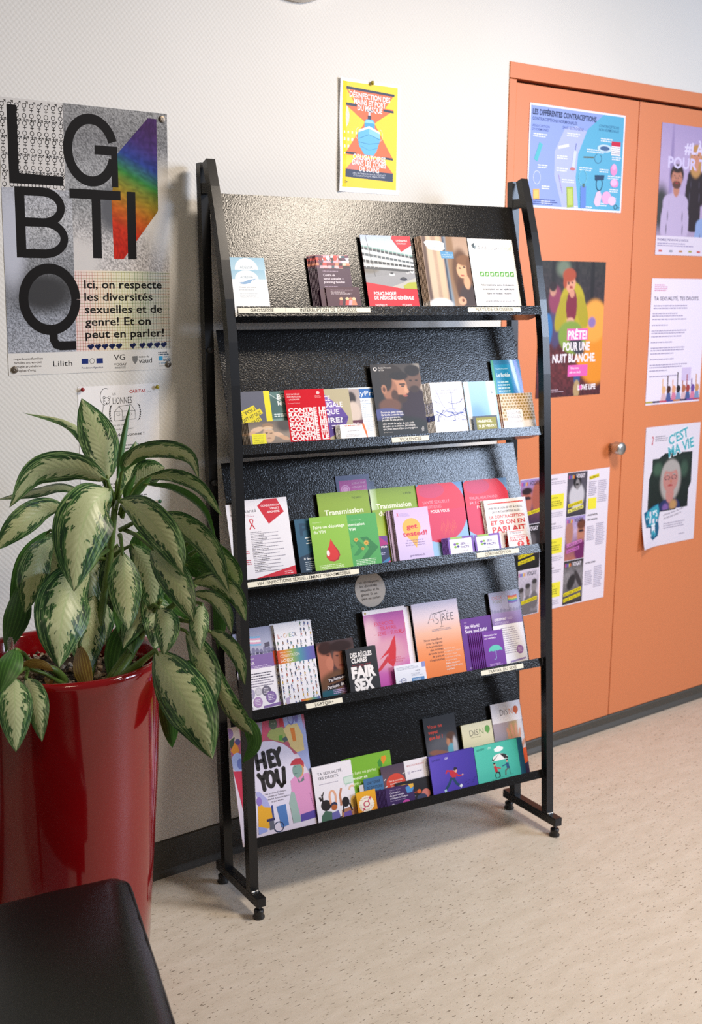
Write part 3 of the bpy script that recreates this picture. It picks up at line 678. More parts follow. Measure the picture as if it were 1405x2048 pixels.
A.R(180, 562, 197, 574, '#1d2e6e'); A.R(218, 562, 235, 574, '#1d2e6e'); A.ring(207, 568, 6, 1.2, '#555', 14); A.T('Fondation Agnodice', 180, 585, 4.2, '#2c3560', 55)
A.T('VG', 264, 568, 13, '#1b1b1b', 30); A.T('VOGAY', 264, 581, 6, '#1b1b1b', 34); A.G(266, 584, 30, 2, 2.6, '#666')
A.P([(314, 560), (328, 560), (328, 570), (321, 579), (314, 570)], '#7b7b7b'); A.T('canton de', 331, 564, 5, '#444', 28); A.T('vaud', 331, 577, 12, '#333', 36)
A.G(385, 552, 32, 2, 4.6, '#55606e', 2.6); A.R(386, 562, 397, 573, '#3a9ccb'); A.T("C'EST LA", 399, 566, 4, '#2a80ac', 19); A.T('BASE!', 399, 574, 6, '#1f4f74', 20, .03); A.T('LE RESPECT', 386, 581, 3.6, '#2a80ac', 28); A.G(387, 585, 30, 1, 3, '#555')
poster('rights_poster', A, 1.160, 1.580, 1.327, 1.928, 'large black, grey and rainbow letter poster pinned on the left of the wall', 'poster', m='matte')
# home-shelter notice
A = Art(210, 297, '#efedee')
A.T('CARITAS', 132, 20, 7, '#b5121b', 43, .03); A.T('Vaud', 180, 20, 3, '#777', 9)
LN = '#3a3a3a'
A.T('LES', 88, 23, 5, LN, 8); A.T('LIONNES', 88, 44, 15, '#222', 50, -.005)
A.L(arc(70, 26, 14, 100, 300, 16, 20), 1.2, LN, 0); A.ring(72, 36, 8, 1.1, LN, 16, 0); A.ring(66, 28, 3, 1, LN, 8, 0); A.ring(79, 28, 3, 1, LN, 8, 0); A.E(72, 41, 2.2, 1.6, LN, 8)
A.L([(66, 35), (69, 36)], 1.2, LN, 0); A.L([(75, 36), (78, 35)], 1.2, LN, 0); A.L([(64, 44), (60, 70), (62, 84)], 1, LN, 0); A.L([(80, 44), (82, 60), (78, 84)], 1, LN, 0)
A.L([(92, 84), (92, 62), (104, 50), (136, 48), (146, 62), (146, 82), (92, 84)], 1.1, LN, 0); A.L([(92, 62), (146, 62)], 1, LN, 0); A.L([(112, 84), (112, 60), (104, 50)], 1, LN, 0); A.L([(98, 66), (106, 66), (106, 72), (98, 72), (98, 66)], .9, LN, 0); A.L([(116, 84), (116, 74), (122, 74), (122, 84)], .9, LN, 0); A.ring(134, 70, 2.6, .9, LN, 8, 0)
for sgn, cx in ((-1, 92), (1, 148)):
    A.L(arc(cx+(-6 if sgn < 0 else 4), 66, 8, 90 if sgn < 0 else -90, 270 if sgn < 0 else 90, 10, 20), 1, LN, 0)
    for k in range(7): A.E(cx+sgn*(9+3*math.sin(k*.5)), 50+k*5.4, 2.6, 1.3, LN, 6, 0, sgn*40)
A.T('Tu es une femme ?', 105, 96, 4, '#666', 46, 0, 'c'); A.T('Tu vis dans la précarité ?', 105, 106, 4, '#777', 70, 0, 'c')
A.T('La maison des Lionnes !', 105, 121, 7, '#222', 128, .015, 'c')
A.G(20, 142, 170, 2, 8, '#8a8a8a', 3); A.G(20, 166, 165, 1, 8, '#8a8a8a', 3); A.G(20, 190, 60, 1, 8, '#777', 3); A.ring(24, 203, 5, 1.2, '#c08080', 12); A.ring(24, 203, 2, 1, '#c08080', 8)
A.T('Tous les jours', 20, 216, 5, '#666', 40); A.G(20, 232, 150, 3, 9, '#8a8a8a', 3); A.G(30, 266, 150, 2, 9, '#8a8a8a', 3)
poster('shelter_notice', A, 1.328, 1.544, .992, 1.294, 'white notice with a lioness line drawing pinned behind the plant', 'notice', m='matte')
# hygiene poster
A = Art(210, 297, '#efeef2')
A.R(7, 8, 199, 284, '#f2cf06'); A.GR(7, 200, 80, 240, ['#f2cf06', '#f4d93c', '#f2cf06'])
OR = '#e2682c'; NV = '#23253f'
A.P([(19, 20), (188, 27), (107, 128)], OR); A.P([(19, 62), (186, 68), (107, 118), (60, 92)], OR); A.P([(19, 66), (186, 70), (104, 118)], OR); A.P([(104, 88), (186, 200), (20, 198)], OR)
A.P([(19, 20), (188, 27), (188, 33), (19, 27)], NV); A.P([(18, 62), (60, 64), (60, 71), (18, 69)], NV); A.P([(150, 69), (186, 71), (186, 77), (150, 75)], NV)
A.P([(20, 190), (60, 191), (60, 197), (20, 196)], NV); A.P([(145, 196), (186, 198), (186, 204), (145, 202)], NV)
A.P([(60, 202), (150, 204), (187, 240), (22, 238)], OR); A.P([(60, 202), (84, 202), (70, 238), (22, 238)], '#e07a66')
A.P([(20, 236), (187, 239), (187, 262), (20, 257)], '#28304e')
BL = '#3f9fd0'
A.L([(92, 78), (112, 77), (110, 82)], 4, NV); A.R(99, 80, 106, 92, '#c4c8d4'); A.R(97, 90, 109, 100, NV)
A.P([(86, 122), (86, 108), (92, 100), (114, 100), (121, 108), (121, 124)], BL); A.P([(87, 110), (92, 102), (113, 102), (120, 110)], '#8fcbe6')
A.ring(66, 140, 9, 1, '#f0e0e0', 14, 1, 90, 270, 15); A.ring(140, 140, 8, 1, '#f0e0e0', 14, 1, -90, 90, 15)
A.P([(67, 130), (102, 118), (138, 131), (141, 150), (128, 184), (118, 196), (86, 194), (68, 172), (64, 148)], '#5fb2dc')
A.P([(67, 130), (102, 118), (138, 131), (138, 136), (102, 124), (67, 136)], '#eef2f6'); A.P([(102, 124), (138, 136), (141, 150), (102, 140)], '#86c6e6'); A.L([(66, 154), (102, 140), (140, 152)], 1.6, '#2f7fb0'); A.L([(66, 162), (102, 166), (140, 160)], 1.4, '#2f7fb0'); A.L([(72, 172), (102, 182), (134, 174)], 1.2, '#3f8fbc')
WT = '#f3eef2'
for t, y, w_, h in (('DÉSINFECTION DES', 46, 138, 13.5), ('MAINS ET PORT', 63, 108, 13.5), ('DU MASQUE', 79, 84, 13.5), ('OBLIGATOIRES', 208, 112, 13.5), ('DANS LES ZONES', 223, 116, 13.5), ('DE SOINS', 239, 68, 13)):
    A.T(t, 104, y, h, WT, w_, .035, 'c', -2)
A.T("DÈS L'ENTRÉE DES UNITÉS CLINIQUES", 104, 248, 4, '#c8cede', 112, .01, 'c'); A.T('ET CONSULTATIONS AMBULATOIRES', 104, 254, 4, '#c8cede', 108, .01, 'c')
A.ring(22, 270, 3, .8, NV, 10); A.E(28, 270, 3, 1.4, NV, 8)
poster('hygiene_poster', A, 2.099, 2.314, 1.777, 2.066, 'yellow and orange poster of a masked gel bottle above the rack', 'poster',
       bend=lambda u, v: .006*max(0, (.12-u)/.12)**1.5+.002*math.sin(v*7)*max(0, 1-u*3))
# contraception poster
A = Art(420, 297, '#e9e4f4')
A.R(5, 6, 414, 291, '#8b9fe2'); A.P([(5, 6), (330, 6), (250, 60), (215, 130), (205, 200), (225, 291), (5, 291)], '#8b9fe2')
A.P([(150, 60), (110, 130), (112, 200), (150, 291), (240, 291), (205, 200), (215, 130), (245, 62), (200, 50)], '#aab4ea')
A.P([(414, 6), (320, 6), (250, 55), (212, 130), (205, 200), (222, 291), (414, 291)], '#56a8cf')
DKB = '#1d2a55'
A.T('LES DIFFÉRENTES CONTRACEPTIONS', 12, 31, 15, DKB, 275, .06); A.T('CONTRACEPTIONS HORMONALES', 12, 47, 9, '#30427f', 190, .03)
A.T('ASSOCIATION', 12, 66, 7, '#3d4f96', 72, .01); A.T("D'HORMONES", 12, 76, 7, '#3d4f96', 68, .01); A.T('SANS ŒSTROGÈNE', 140, 62, 8, '#3d4f96', 92, .01)
A.T('CONTRACEPTIONS', 300, 44, 8, '#1f5f8c', 92, .01); A.T('NON HORMONALES', 300, 55, 8, '#1f5f8c', 92, .01)
for x, y, w_ in ((18, 84, 60), (160, 72, 60), (40, 172, 45), (60, 232, 36), (60, 276, 46), (120, 140, 48), (120, 176, 52), (145, 208, 60), (170, 286, 60), (250, 112, 90), (220, 168, 60), (310, 168, 45), (350, 186, 62), (360, 226, 46), (238, 284, 50), (310, 270, 50), (345, 252, 50), (310, 76, 60), (365, 128, 46)):
    A.G(x, y, w_, 2, 6.4, '#dfe4f6', 3.2, .2)
A.P([(44, 108), (58, 114), (38, 164), (24, 158)], '#4fb3c4'); A.ring(38, 210, 15, 2, '#c9d2f4', 20, 1, 0, 360, 19); A.P([(24, 244), (50, 242), (52, 272), (26, 276)], '#e0a94e'); A.P([(28, 248), (46, 246), (48, 268), (30, 270)], '#ecc066')
A.L([(124, 118), (170, 108)], 9, '#d6daf2'); A.L([(202, 100), (192, 160)], 2, '#5a66a8'); A.L([(198, 122), (192, 172)], 13, '#c6cff0'); A.E(190, 176, 11, 5, '#c07070')
A.L([(130, 195), (150, 250)], 2.5, '#a89ad0'); A.P([(166, 230), (196, 228), (202, 288), (172, 292)], '#9db23c'); A.P([(171, 236), (191, 234), (196, 282), (177, 284)], '#b7c860')
A.L([(236, 138), (282, 136)], 4, '#5f5a3a'); A.ring(302, 138, 16, 2, '#3f6f94', 18, 1, -60, 250, 14)
A.E(330, 106, 34, 12, '#bcd3ea'); A.E(330, 106, 22, 7, '#3c5f8e'); A.R(360, 82, 402, 96, '#c3123a'); A.R(360, 96, 402, 124, '#e8e6f4'); 
for k in range(4): A.L([(361, 100+k*6), (401, 100+k*6)], 1.4, '#7a86b0', 0)
A.E(376, 168, 16, 17, '#d98fc6'); A.E(377, 158, 10, 9, '#e5a8d6'); A.E(382, 208, 19, 13, '#d98fc6'); A.E(378, 206, 15, 10, '#ecb4dc'); A.E(348, 254, 22, 20, '#dca6d2'); A.E(374, 262, 18, 14, '#e8c0e0'); A.P([(290, 270), (300, 240), (316, 232), (326, 250), (318, 280), (300, 282)], '#d8bfe0')
A.ring(236, 198, 18, 2, '#7fc4da', 20, 1, 0, 360, 22); A.L([(240, 224), (243, 290)], 25, '#5f83d4'); A.R(236, 216, 246, 228, '#4a6a6e')
A.P([(290, 188), (334, 186), (332, 200), (292, 204)], '#173a5c'); A.ring(312, 214, 14, 3, '#173a5c', 16, 1, 0, 360, 20)
A.G(10, 272, 120, 3, 6, '#3a4c94', 2.4); A.ring(392, 280, 7, 1.6, '#123', 14); A.T('CW', 400, 284, 5, '#123', 10)
poster('contraception_poster', A, 2.824, 3.268, 1.768, 2.070, 'blue and lilac poster of contraception methods at the top of the orange door', 'poster', y=-.0012)
# #LA POUR TOI poster
A = Art(297, 420, '#d9cfe2')
PB = bust(.62, .26, .085, '#c98b74', '#b98a52', '#2a1e22', long=True, asp=.76, w=1.7)+bust(.30, .47, .10, '#b97c68', '#33221e', '#b9a9cc', True, asp=.76, beard='#5a3a30')+bust(.88, .68, .095, '#c08a72', '#3a2620', '#8a9fcf', asp=.76, beard='#6a4638')
A.PH(0, 0, 297, 360, 76, 92, ['#a795c2', '#b5a2cb', '#b3a0c6', '#a594b4'], [(.2, .5, .03, .5, '#9583b3', .6), (.05, .75, .13, .2, '#3a3a38', .8)]+PB, .03, 1, 11)
A.T('#LÀ', 120, 88, 34, '#d9cff0', 100, .05); A.T('POUR TOI', 40, 138, 34, '#cfc4ea', 250, .05)
A.R(0, 358, 297, 420, '#d8cee0'); A.T('ENSEMBLE, PRÉVENONS LE SUICIDE.', 8, 374, 7, '#5a4f80', 160, .02); A.G(8, 381, 190, 2, 7, '#8a80a8', 3)
for x, c in ((16, '#c0504a'), (70, '#8a8a9a'), (120, '#b07a4a'), (170, '#a09a4a'), (215, '#c0504a')): A.R(x, 404, x+18, 410, c)
poster('helpline_poster', A, 3.457, 3.775, 1.640, 2.066, 'lilac poster of three smiling people at the upper right', 'poster', y=-.0012)
# forest campaign poster
A = Art(297, 420, '#3a2a30')
FB = [(.2, .12, .03, .3, '#1c1512', .5), (.55, .1, .025, .3, '#241a18', .5), (.8, .12, .03, .28, '#1a1414', .5), (.35, .05, .1, .06, '#6c7a68', 1.), (.9, .62, .32, .30, '#e08a1e', .2), (.86, .44, .2, .16, '#e8a040', .3), (.82, .45, .06, .04, '#8a6fae', .5), (.26, .44, .10, .19, '#4a4068', .3), (.24, .28, .10, .10, '#8a3a58', .4), (.20, .21, .05, .045, '#c08a78', .2), (.20, .185, .055, .035, '#2a1a1a', .4), (.14, .50, .07, .12, '#2f6fae', .2),
      (.50, .34, .20, .19, '#b3a41f', .1), (.34, .38, .08, .14, '#a89a1c', .2, 20), (.66, .37, .08, .13, '#a89a1c', .2, -20), (.49, .33, .085, .13, '#7a1f38', .12), (.46, .155, .075, .075, '#d99a80', .12), (.44, .10, .10, .05, '#a8482a', .3), (.38, .14, .03, .06, '#a8482a', .4), (.49, .235, .04, .03, '#cf9078', .2), (.48, .44, .06, .03, '#d9a08a', .3), (.52, .56, .22, .12, '#7f9a3c', .2, 20), (.60, .62, .14, .06, '#3a3a44', .4, 40), (.43, .16, .012, .008, '#30201c', .4), (.49, .155, .012, .008, '#30201c', .4), (.47, .19, .03, .008, '#a03a3a', .4), (.62, .86, .05, .08, '#3a4f80', .2), (.62, .95, .05, .07, '#b0946a', .2)]
A.PH(0, 0, 297, 420, 74, 104, ['#2c2a26', '#30282a', '#33262a', '#3c2024', '#5a2224', '#62262a', '#4a2026'], FB, .35, 2, 12)
A.R(130, 208, 226, 244, '#dd5fb0'); A.T('PRÊTE!', 178, 240, 25, '#f2e8f2', 88, .05, 'c')
A.T('POUR UNE', 176, 276, 25, '#efe6f0', 124, .05, 'c'); A.T('NUIT BLANCHE.', 168, 312, 25, '#efe6f0', 200, .05, 'c')
A.R(140, 322, 232, 358, '#dd5fb0'); A.T('Faites votre', 172, 335, 7, '#f6e0f0', 38, .02, 'c'); A.T('safer sex check', 174, 348, 7, '#f6e0f0', 52, .02, 'c')
A.T('LOVE LIFE', 190, 402, 16, '#f2eaf2', 84, .05); A.E(203, 394, 6.5, 8, '#dd5fb0'); A.G(16, 396, 110, 2, 6, '#b8a4b4', 2.5)
poster('forest_poster', A, 2.897, 3.206, 1.186, 1.611, 'dark forest poster with a red-haired camper on the orange door', 'poster', y=-.0012)
# rights notice
A = Art(297, 420, '#e6dcee')
A.G(16, 20, 70, 4, 6, '#c87a9c', 3); A.T('TA SEXUALITÉ, TES DROITS.', 16, 72, 12, '#3c3448', 245, .02); A.G(16, 88, 220, 2, 8, '#8a80a0', 3.4)
for k in range(12): A.G(12, 114+k*19, 150+60*math.sin(k*2.3)+20, 1 if k % 3 else 2, 8, '#9288a6', 3.2)
A.R(190, 300, 240, 346, '#cdbde0')
for k, (x, c, h) in enumerate(((95, '#e0b080', 340), (122, '#4a2a24', 330), (150, '#e0a07a', 345), (175, '#2a2226', 320), (205, '#b06a4a', 350), (228, '#a04040', 330), (255, '#6a4a9a', 345), (280, '#c89060', 330))):
    A.L([(x-6, 408), (x-8, h-6)], 5, c); A.E(x, 372, 11, 13, c); A.P([(x-15, 408), (x-9, 384), (x+9, 384), (x+15, 408)], ['#d4b0b8', '#4a5a90', '#d07a9a', '#7a90b8'][k % 4])
for k, c in enumerate(('#b0a040', '#3a3050', '#c04a60', '#4a4a90', '#c07a40', '#3a3050', '#7a50a0', '#b04050')): A.R(k*37.2, 408, (k+1)*37.2, 414, c)
poster('rights_notice', A, 3.449, 3.755, 1.134, 1.562, 'white list of rights with a frieze of raised hands on the right door', 'poster', y=-.0012)
# portrait poster
A = Art(297, 420, '#ded6e2')
A.P([(34, 40), (38, 30), (44, 40), (36, 62), (33, 62), (41, 38)], '#b8303a'); A.P([(40, 40), (34, 62), (40, 62)], '#b8303a'); A.G(52, 34, 70, 3, 7, '#8a8290', 3)
A.P([(30, 180), (60, 120), (110, 96), (260, 100), (262, 210), (230, 270), (180, 300), (30, 300)], '#1f2a26')
A.PH(44, 112, 250, 296, 56, 56, ['#23302a', '#1c2622', '#18201e'], [(.15, .2, .12, .12, '#3f5a48', 1.), (.85, .25, .1, .15, '#3a5244', 1.)]+[(.50, .45, .27, .40, '#a8a09c', .3)]+bust(.5, .40, .28, '#bb7f78', '#a8a29e', '#26305c', True, w=1.5)+[(.6, .92, .10, .1, '#b58a5a', .8), (.4, .96, .08, .08, '#7a5a9a', .8)], .12, 2, 4)
for dx, dy, c, b in ((0, 0, '#f2eef4', .12), (0, 0, '#4aa6b4', .05)):
    A.T("C'EST", 128, 70, 32, c, 108, b, rot=14); A.T('MA VIE', 130, 112, 34, c, 140, b, rot=12)
A.P([(12, 296), (60, 276), (88, 268), (98, 300), (92, 330), (98, 356), (94, 384), (62, 396), (48, 384), (46, 350), (22, 348)], '#1f5a7c'); A.P([(17, 298), (62, 280), (86, 273), (94, 298), (88, 328), (93, 354), (89, 378), (63, 388), (54, 380), (52, 344), (26, 342)], '#3a9ab0')
A.T("THAT'S", 22, 326, 22, '#e8f2f6', 66, .04, rot=12); A.T('IT!', 58, 372, 30, '#e8f2f6', 34, .06, rot=10)
A.T('«Vivre avec le VIH', 118, 318, 7, '#5a5464', 110, 0, rot=8); A.T('ne fait pas peur !»', 122, 330, 7, '#5a5464', 96, 0, rot=8); A.G(122, 344, 130, 3, 8, '#9a92a4', 3); A.G(210, 390, 40, 1, 8, '#9a92a4', 3)
poster('portrait_poster', A, 3.461, 3.773, .629, 1.057, 'white and teal portrait poster curling on the right orange door', 'poster', y=-.0014,
       bend=lambda u, v: .022*max(0, 1-math.hypot(u, v)/.35)**1.6)
# programme posters: a wide sheet and a narrow strip
def vog(A, x, y, w_, dark):
    c = '#efe6f2' if dark else '#2a2430'
    for k, q in enumerate(('#c0488a', '#7a50a8', '#4a6ac0', '#d8b830', '#d86a30')): A.R(x+k*w_*.07, y-w_*.13, x+k*w_*.07+w_*.05, y, q)
    A.T('VOGAY', x+w_*.42, y, w_*.15, c, w_*.5, .03)
def slot(A, x, y, w_, h_, kind):
    if kind == 0: A.PH(x, y, x+w_, y+h_, 30, 42, ['#4a4450', '#5a5560', '#3a3640'], [(.5, .55, .38, .3, '#c8c4cc', .3), (.5, .22, .2, .16, '#1c181c', .3), (.52, .28, .11, .12, '#8a8488', .2), (.5, .28, .1, .02, '#201c20', .3)], .1, 2, 8); vog(A, x+6, y+20, w_-10, True)
    if kind == 1: A.PH(x, y, x+w_, y+h_, 30, 42, ['#9a8ac4', '#c0a8c8', '#7a4a6a', '#b06a5a'], [(.2, .35, .2, .3, '#b07a6a', .4), (.8, .4, .2, .3, '#b87a64', .4), (.8, .2, .22, .12, '#6a3a2a', .4), (.8, .36, .14, .03, '#2a1a2a', .3), (.78, .8, .28, .25, '#6a1f5a', .4)], .1, 2, 9); vog(A, x+6, y+20, w_-10, False)
    if kind == 2: A.PH(x, y, x+w_, y+h_, 30, 42, ['#2a2426', '#8a8488', '#6a6468', '#2a2426'], [(.4, .5, .18, .2, '#2a2628', .4, 30), (.75, .45, .1, .25, '#3a3436', .4, -30)], .2, 2, 10); vog(A, x+6, y+20, w_-10, True)
    if kind == 3: A.PH(x, y, x+w_, y+h_, 30, 42, ['#cfc4d4', '#b8aebe', '#d0c8d4', '#5a5458'], sum([[(cx, cy, .13, .15, '#8a8286', .3), (cx, cy-.12, .12, .06, '#3a3436', .4), (cx, cy+.3, .2, .2, '#6a6468', .3)] for cx, cy in ((.2, .55), (.5, .48), (.8, .4))], []), .1, 2, 13); vog(A, x+6, y+20, w_-10, False)
    if kind == 4: A.PH(x, y, x+w_, y+h_, 30, 42, ['#9a8ac4', '#a878a0', '#6a3f58', '#3a2a40'], [(.3, .5, .25, .3, '#b86a5a', .4), (.78, .4, .25, .35, '#a85a4a', .4), (.3, .42, .2, .04, '#30202a', .3), (.3, .26, .24, .08, '#2a1a20', .4)], .1, 2, 14); vog(A, x+4, y+20, w_-10, False)
    if kind == 5: A.PH(x, y, x+w_, y+h_, 20, 30, ['#1c181c', '#2a2428', '#141214'], [(.6, .4, .2, .2, '#5a5458', .6)], .2, 2, 15); vog(A, x+6, y+20, w_-10, True)
def tape(A, x, y, t, w_, bg='#e6d312', fg='#2a260c', rot=8, h=9):
    a = math.radians(rot); c, s_ = math.cos(a), math.sin(a)
    A.P([(x, y+2), (x+w_*c, y+2-w_*s_), (x+w_*c-h*1.3*s_, y+2-w_*s_-h*1.3*c), (x-h*1.3*s_, y+2-h*1.3*c)], bg); A.T(t, x+2, y, h*.8, fg, w_-5, .02, rot=rot)
A = Art(294, 450, '#e4dbe8')
for j in range(3):
    y = 4+j*148
    A.T('PARENTADE', 4, y+14, 5, '#3a3440', 34, .02); A.G(4, y+20, 76, 2, 6, '#9a92a4', 2.6); A.R(8, y+62, 72, y+112, '#ebe03c'); A.T('AGENDA', 14, y+76, 5, '#3a3a10', 30); A.G(14, y+84, 50, 3, 7, '#8a842a', 3); A.G(4, y+122, 76, 3, 6, '#a8a0b2', 2.4)
slot(A, 86, 2, 96, 146, 0); slot(A, 86, 150, 96, 146, 1); slot(A, 86, 298, 96, 148, 2)
tape(A, 94, 116, 'ARGENTARISTE', 70); tape(A, 94, 134, 'ATELIER', 76, '#e8e070'); tape(A, 96, 250, 'CAFÉ QUEER', 74, '#d07ac0'); tape(A, 96, 270, 'GOÛTER', 62, '#c86ab8'); tape(A, 90, 416, 'ACCUEIL SPORTIF', 86); tape(A, 90, 436, 'POUR TOUS-TE-S', 84)
for j, y in enumerate((6, 152, 300)):
    if j == 0: tape(A, 194, y+26, 'RÉCUPÉRATION', 48); A.R(192, y+90, 232, y+128, '#ebe03c')
    A.G(192, y+34+j*6, 40, 8, 6.4, '#a8a0b2', 2.6); A.G(238, y+34, 46, 12, 6.4, '#aca4b6', 2.6); A.T(['AGENDA', 'ART-BORDS', 'ACCUEIL SPORTIF'][j], 192, y+ (20 if j else 150), 5, '#3a3440', 50, .02)
poster('programme_sheet', A, 2.978, 3.277, .486, .936, 'three-column printed programme sheet with yellow tapes left of the door knob', 'poster', y=-.0012)
A = Art(105, 450, '#e4dbe8')
slot(A, 2, 2, 98, 146, 4); slot(A, 2, 150, 98, 146, 5); slot(A, 2, 298, 98, 150, 3)
tape(A, 30, 118, 'DES PARENTS', 68); tape(A, 4, 256, 'POPCORN', 66); tape(A, 4, 276, 'CINÉ RÉTRO', 74); tape(A, 10, 412, 'GROUPE ÉVASION', 86)
poster('programme_strip', A, 2.842, 2.950, .484, .933, 'narrow photo strip of three panels seen through the right end of the rack', 'poster', y=-.0012)
# drawing pins
def pin(px, pz, col, r, label, y0, name='drawing_pin', group=None, ringy=False):
    bm = bmesh.new()
    prof = [(.001, 0), (.0012, .004), (r*.75, .0045), (r, .006), (r*.92, .0085), (r*.4, .0100)] if not ringy else [(r*.4, 0), (r, .0004), (r, .003), (r*.86, .0042), (r*.62, .0028), (r*.55, .0036), (r*.2, .0024)]
    lathe(bm, prof, 20); o = obj(name, bm, pin_mat('pin_'+name, col) if name not in M else M[name], None, True); o.location = (px, y0, pz); o.rotation_euler = (math.pi/2, 0, 0)
    return tag(o, label, 'pin', group)
brz = (.14, .11, .08)
M['eyelet'] = mat('dull_bronze', brz, .35, .7)
for x, z, l in ((1.566, 1.915, 'round bronze stud at the upper right corner of the large letter poster'), (1.1735, 1.340, 'round bronze stud at the bottom left corner of the large letter poster'), (1.572, 1.339, 'round bronze stud at the bottom right corner of the large letter poster')):
    pin(x, z, brz, .0078, l, -.001, 'eyelet', None, True)
pin(2.208, 2.0615, lin('#9a8a1c'), .0055, 'olive yellow drawing pin holding the top of the yellow poster', -.001)
pin(1.337, 1.288, lin('#8a1418'), .005, 'red drawing pin at the top left of the white lioness notice', -.001)
pin(1.537, 1.285, lin('#a8961c'), .005, 'yellow drawing pin at the top right of the white lioness notice', -.001)
pin(1.538, 1.002, lin('#1f5a2a'), .005, 'green drawing pin at the bottom right of the white lioness notice', -.001)
bm = bmesh.new(); lathe(bm, [(.15, 0), (.152, .012), (.146, .034), (.128, .046), (.06, .052), (.0, .053)], 48, cap=False)
o = obj('wall_fixture', bm, M['white'], None, True); o.location = (1.955, 0, 2.381); o.rotation_euler = (math.pi/2, 0, 0); tag(o, 'round off-white fitting cut off by the top edge above the wall', 'wall fixture')
# ------------------------------------------------------------------ brochures on the shelves
def put(name, art, i, s, wd, ht, w, label, cat, th=.0016, rot=0, m='ink', edge=None, copies=(), clabel=None, tilt=0, bend=None, group=None, v0=0):
    me = art.build(name, th, m, edge, bend, 1-(.034, .027, .020, .015, .010)[i]/ht); sx, sy = wd/(art.w/1000), ht/(art.h/1000)
    S = Matrix.Diagonal((sx, sy, 1, 1)); o = link(name, me); o.matrix_world = shelf_matrix(i, s, v0, w, rot, tilt) @ S
    tag(o, label, cat, group)
    for k, (ds, dw) in enumerate(copies):
        c = o.copy(); C.objects.link(c); c.matrix_world = shelf_matrix(i, s+ds, v0+random.uniform(-.0006, .0006), w+dw, rot+random.uniform(-.004, .004), tilt) @ S
        c['label'] = clabel; c['group'] = clabel
    return o
def fan(n, ds, dw): return [(ds*k, dw*k) for k in range(1, n+1)]
# --- shelf 0 (top)
def ad():
    A = Art(105, 135, '#eef0f2'); A.GR(0, 0, 105, 34, ['#8fbcd4', '#a8cbdc']); A.P([(18, 34)]+arc(52, 34, 33, 180, 360, 20)+[(86, 34)], '#e2e9ee')
    A.T('ADESSIA', 52, 30, 7.5, '#7a93a3', 36, 0, 'c'); A.P([(30, 46), (42, 44), (56, 36), (72, 33), (66, 38), (60, 48), (46, 52), (30, 52), (40, 49), (32, 49)], '#7fa8cf'); A.P([(66, 34), (78, 32), (70, 38)], '#7fa8cf')
    A.T('Deuil périnatal', 52, 66, 5, '#9aa4ac', 46, 0, 'c'); A.G(26, 72, 54, 1, 4, '#a5adb5', 2); A.G(28, 86, 52, 4, 5.2, '#c0c6cc', 1.4); return A
put('leaflet', ad(), 0, 1.668, .100, .157, .004, 'rear one of two pale blue half-circle leaflets at the left of the top shelf', 'leaflet', .0008)
put('leaflet', ad(), 0, 1.663, .100, .125, .009, 'front one of two pale blue leaflets, with a blue swash, left of top shelf', 'leaflet', .0008,
    bend=lambda u, v: .006*max(0, 1-v*2.2)*u)
PC = ['#d8453f', '#e8b8c0', '#2f5f6e', '#f0c9b0', '#2a1a2e', '#c9cbd8', '#8a2f3f', '#f2ece8', '#e88a6a', '#5a2a4e', '#d0a8b8', '#2a4a5e']
A = Art(100, 165, '#3f1b3c'); A.R(0, 0, 100, 44, '#c77f86'); A.up()
rg = random.Random(3)
for y in (40, 34, 26, 18, 10):
    for k in range(9):
        x = 4+k*11.5+rg.uniform(-3, 3); c = rg.choice(PC); A.E(x, y, 6.2, 8, c, 14, 1); A.P([(x-7, y+16), (x-6, y+8), (x+6, y+8), (x+7, y+16)], rg.choice(PC), 0); A.P([(x-6, y-1), (x-5, y-8), (x+4, y-9), (x+6, y-2)], rg.choice(PC), 1)
A.R(0, 44, 100, 165, '#40203f'); A.G(16, 52, 50, 1, 4, '#b9a5bb', 1.6)
for k, t in enumerate(('Centre de', 'santé sexuelle –', 'planning familial')): A.T(t, 16, 69+k*11.5, 7.2, '#e9dfea', [36, 60, 62][k], .015)
A.G(16, 102, 50, 3, 5, '#a58fa8', 2)
put('leaflet', A, 0, 1.903, .095, .163, .018, 'dark purple leaflet topped by a painted crowd, front of its pile on the top shelf', 'leaflet', .001, edge='#3a1a30', copies=fan(6, -.0028, -.0022), clabel='dark purple crowd-topped leaflet fanned behind the front one of its pile')
def dc():
    A = Art(100, 80, '#451c33'); A.T('Centre de santé sexuelle – planning familial', 14, 14, 2.6, '#b8a0b0', 66); A.T('Des questions en lien', 14, 24, 5, '#e4d6dc', 42, .01); A.T('avec votre santé sexuelle ?', 14, 32, 5, '#e4d6dc', 60, .01)
    for x, c in ((42, '#e8b890'), (52, '#3a2a30'), (60, '#f0d0a0'), (70, '#c0785a'), (80, '#f0c8a0')): A.E(x, 52, 5.4, 6.6, c, 14); A.P([(x-8, 80), (x-5, 58), (x+5, 58), (x+8, 80)], PC[int(x) % 12])
    return A
put('card', dc(), 0, 1.902, .096, .075, .021, 'dark purple card peeking out behind its twin on the top shelf', 'card', .001)
put('card', dc(), 0, 1.917, .097, .080, .024, 'dark purple card with painted heads standing before the purple leaflets', 'card', .001)
A = Art(150, 212, '#c8102e')
A.PH(0, 0, 150, 158, 62, 66, ['#a9bcd8', '#c3cfe0', '#cfd6de', '#b5b8bd', '#8f9196', '#8a8c92', '#a9a6a4'], [(.5, .98, .6, .08, '#8f8f94', .5), (.95, .97, .14, .05, '#8ea23a', .6), (.1, .62, .2, .1, '#77736e', .6)], .06, 1, 2)
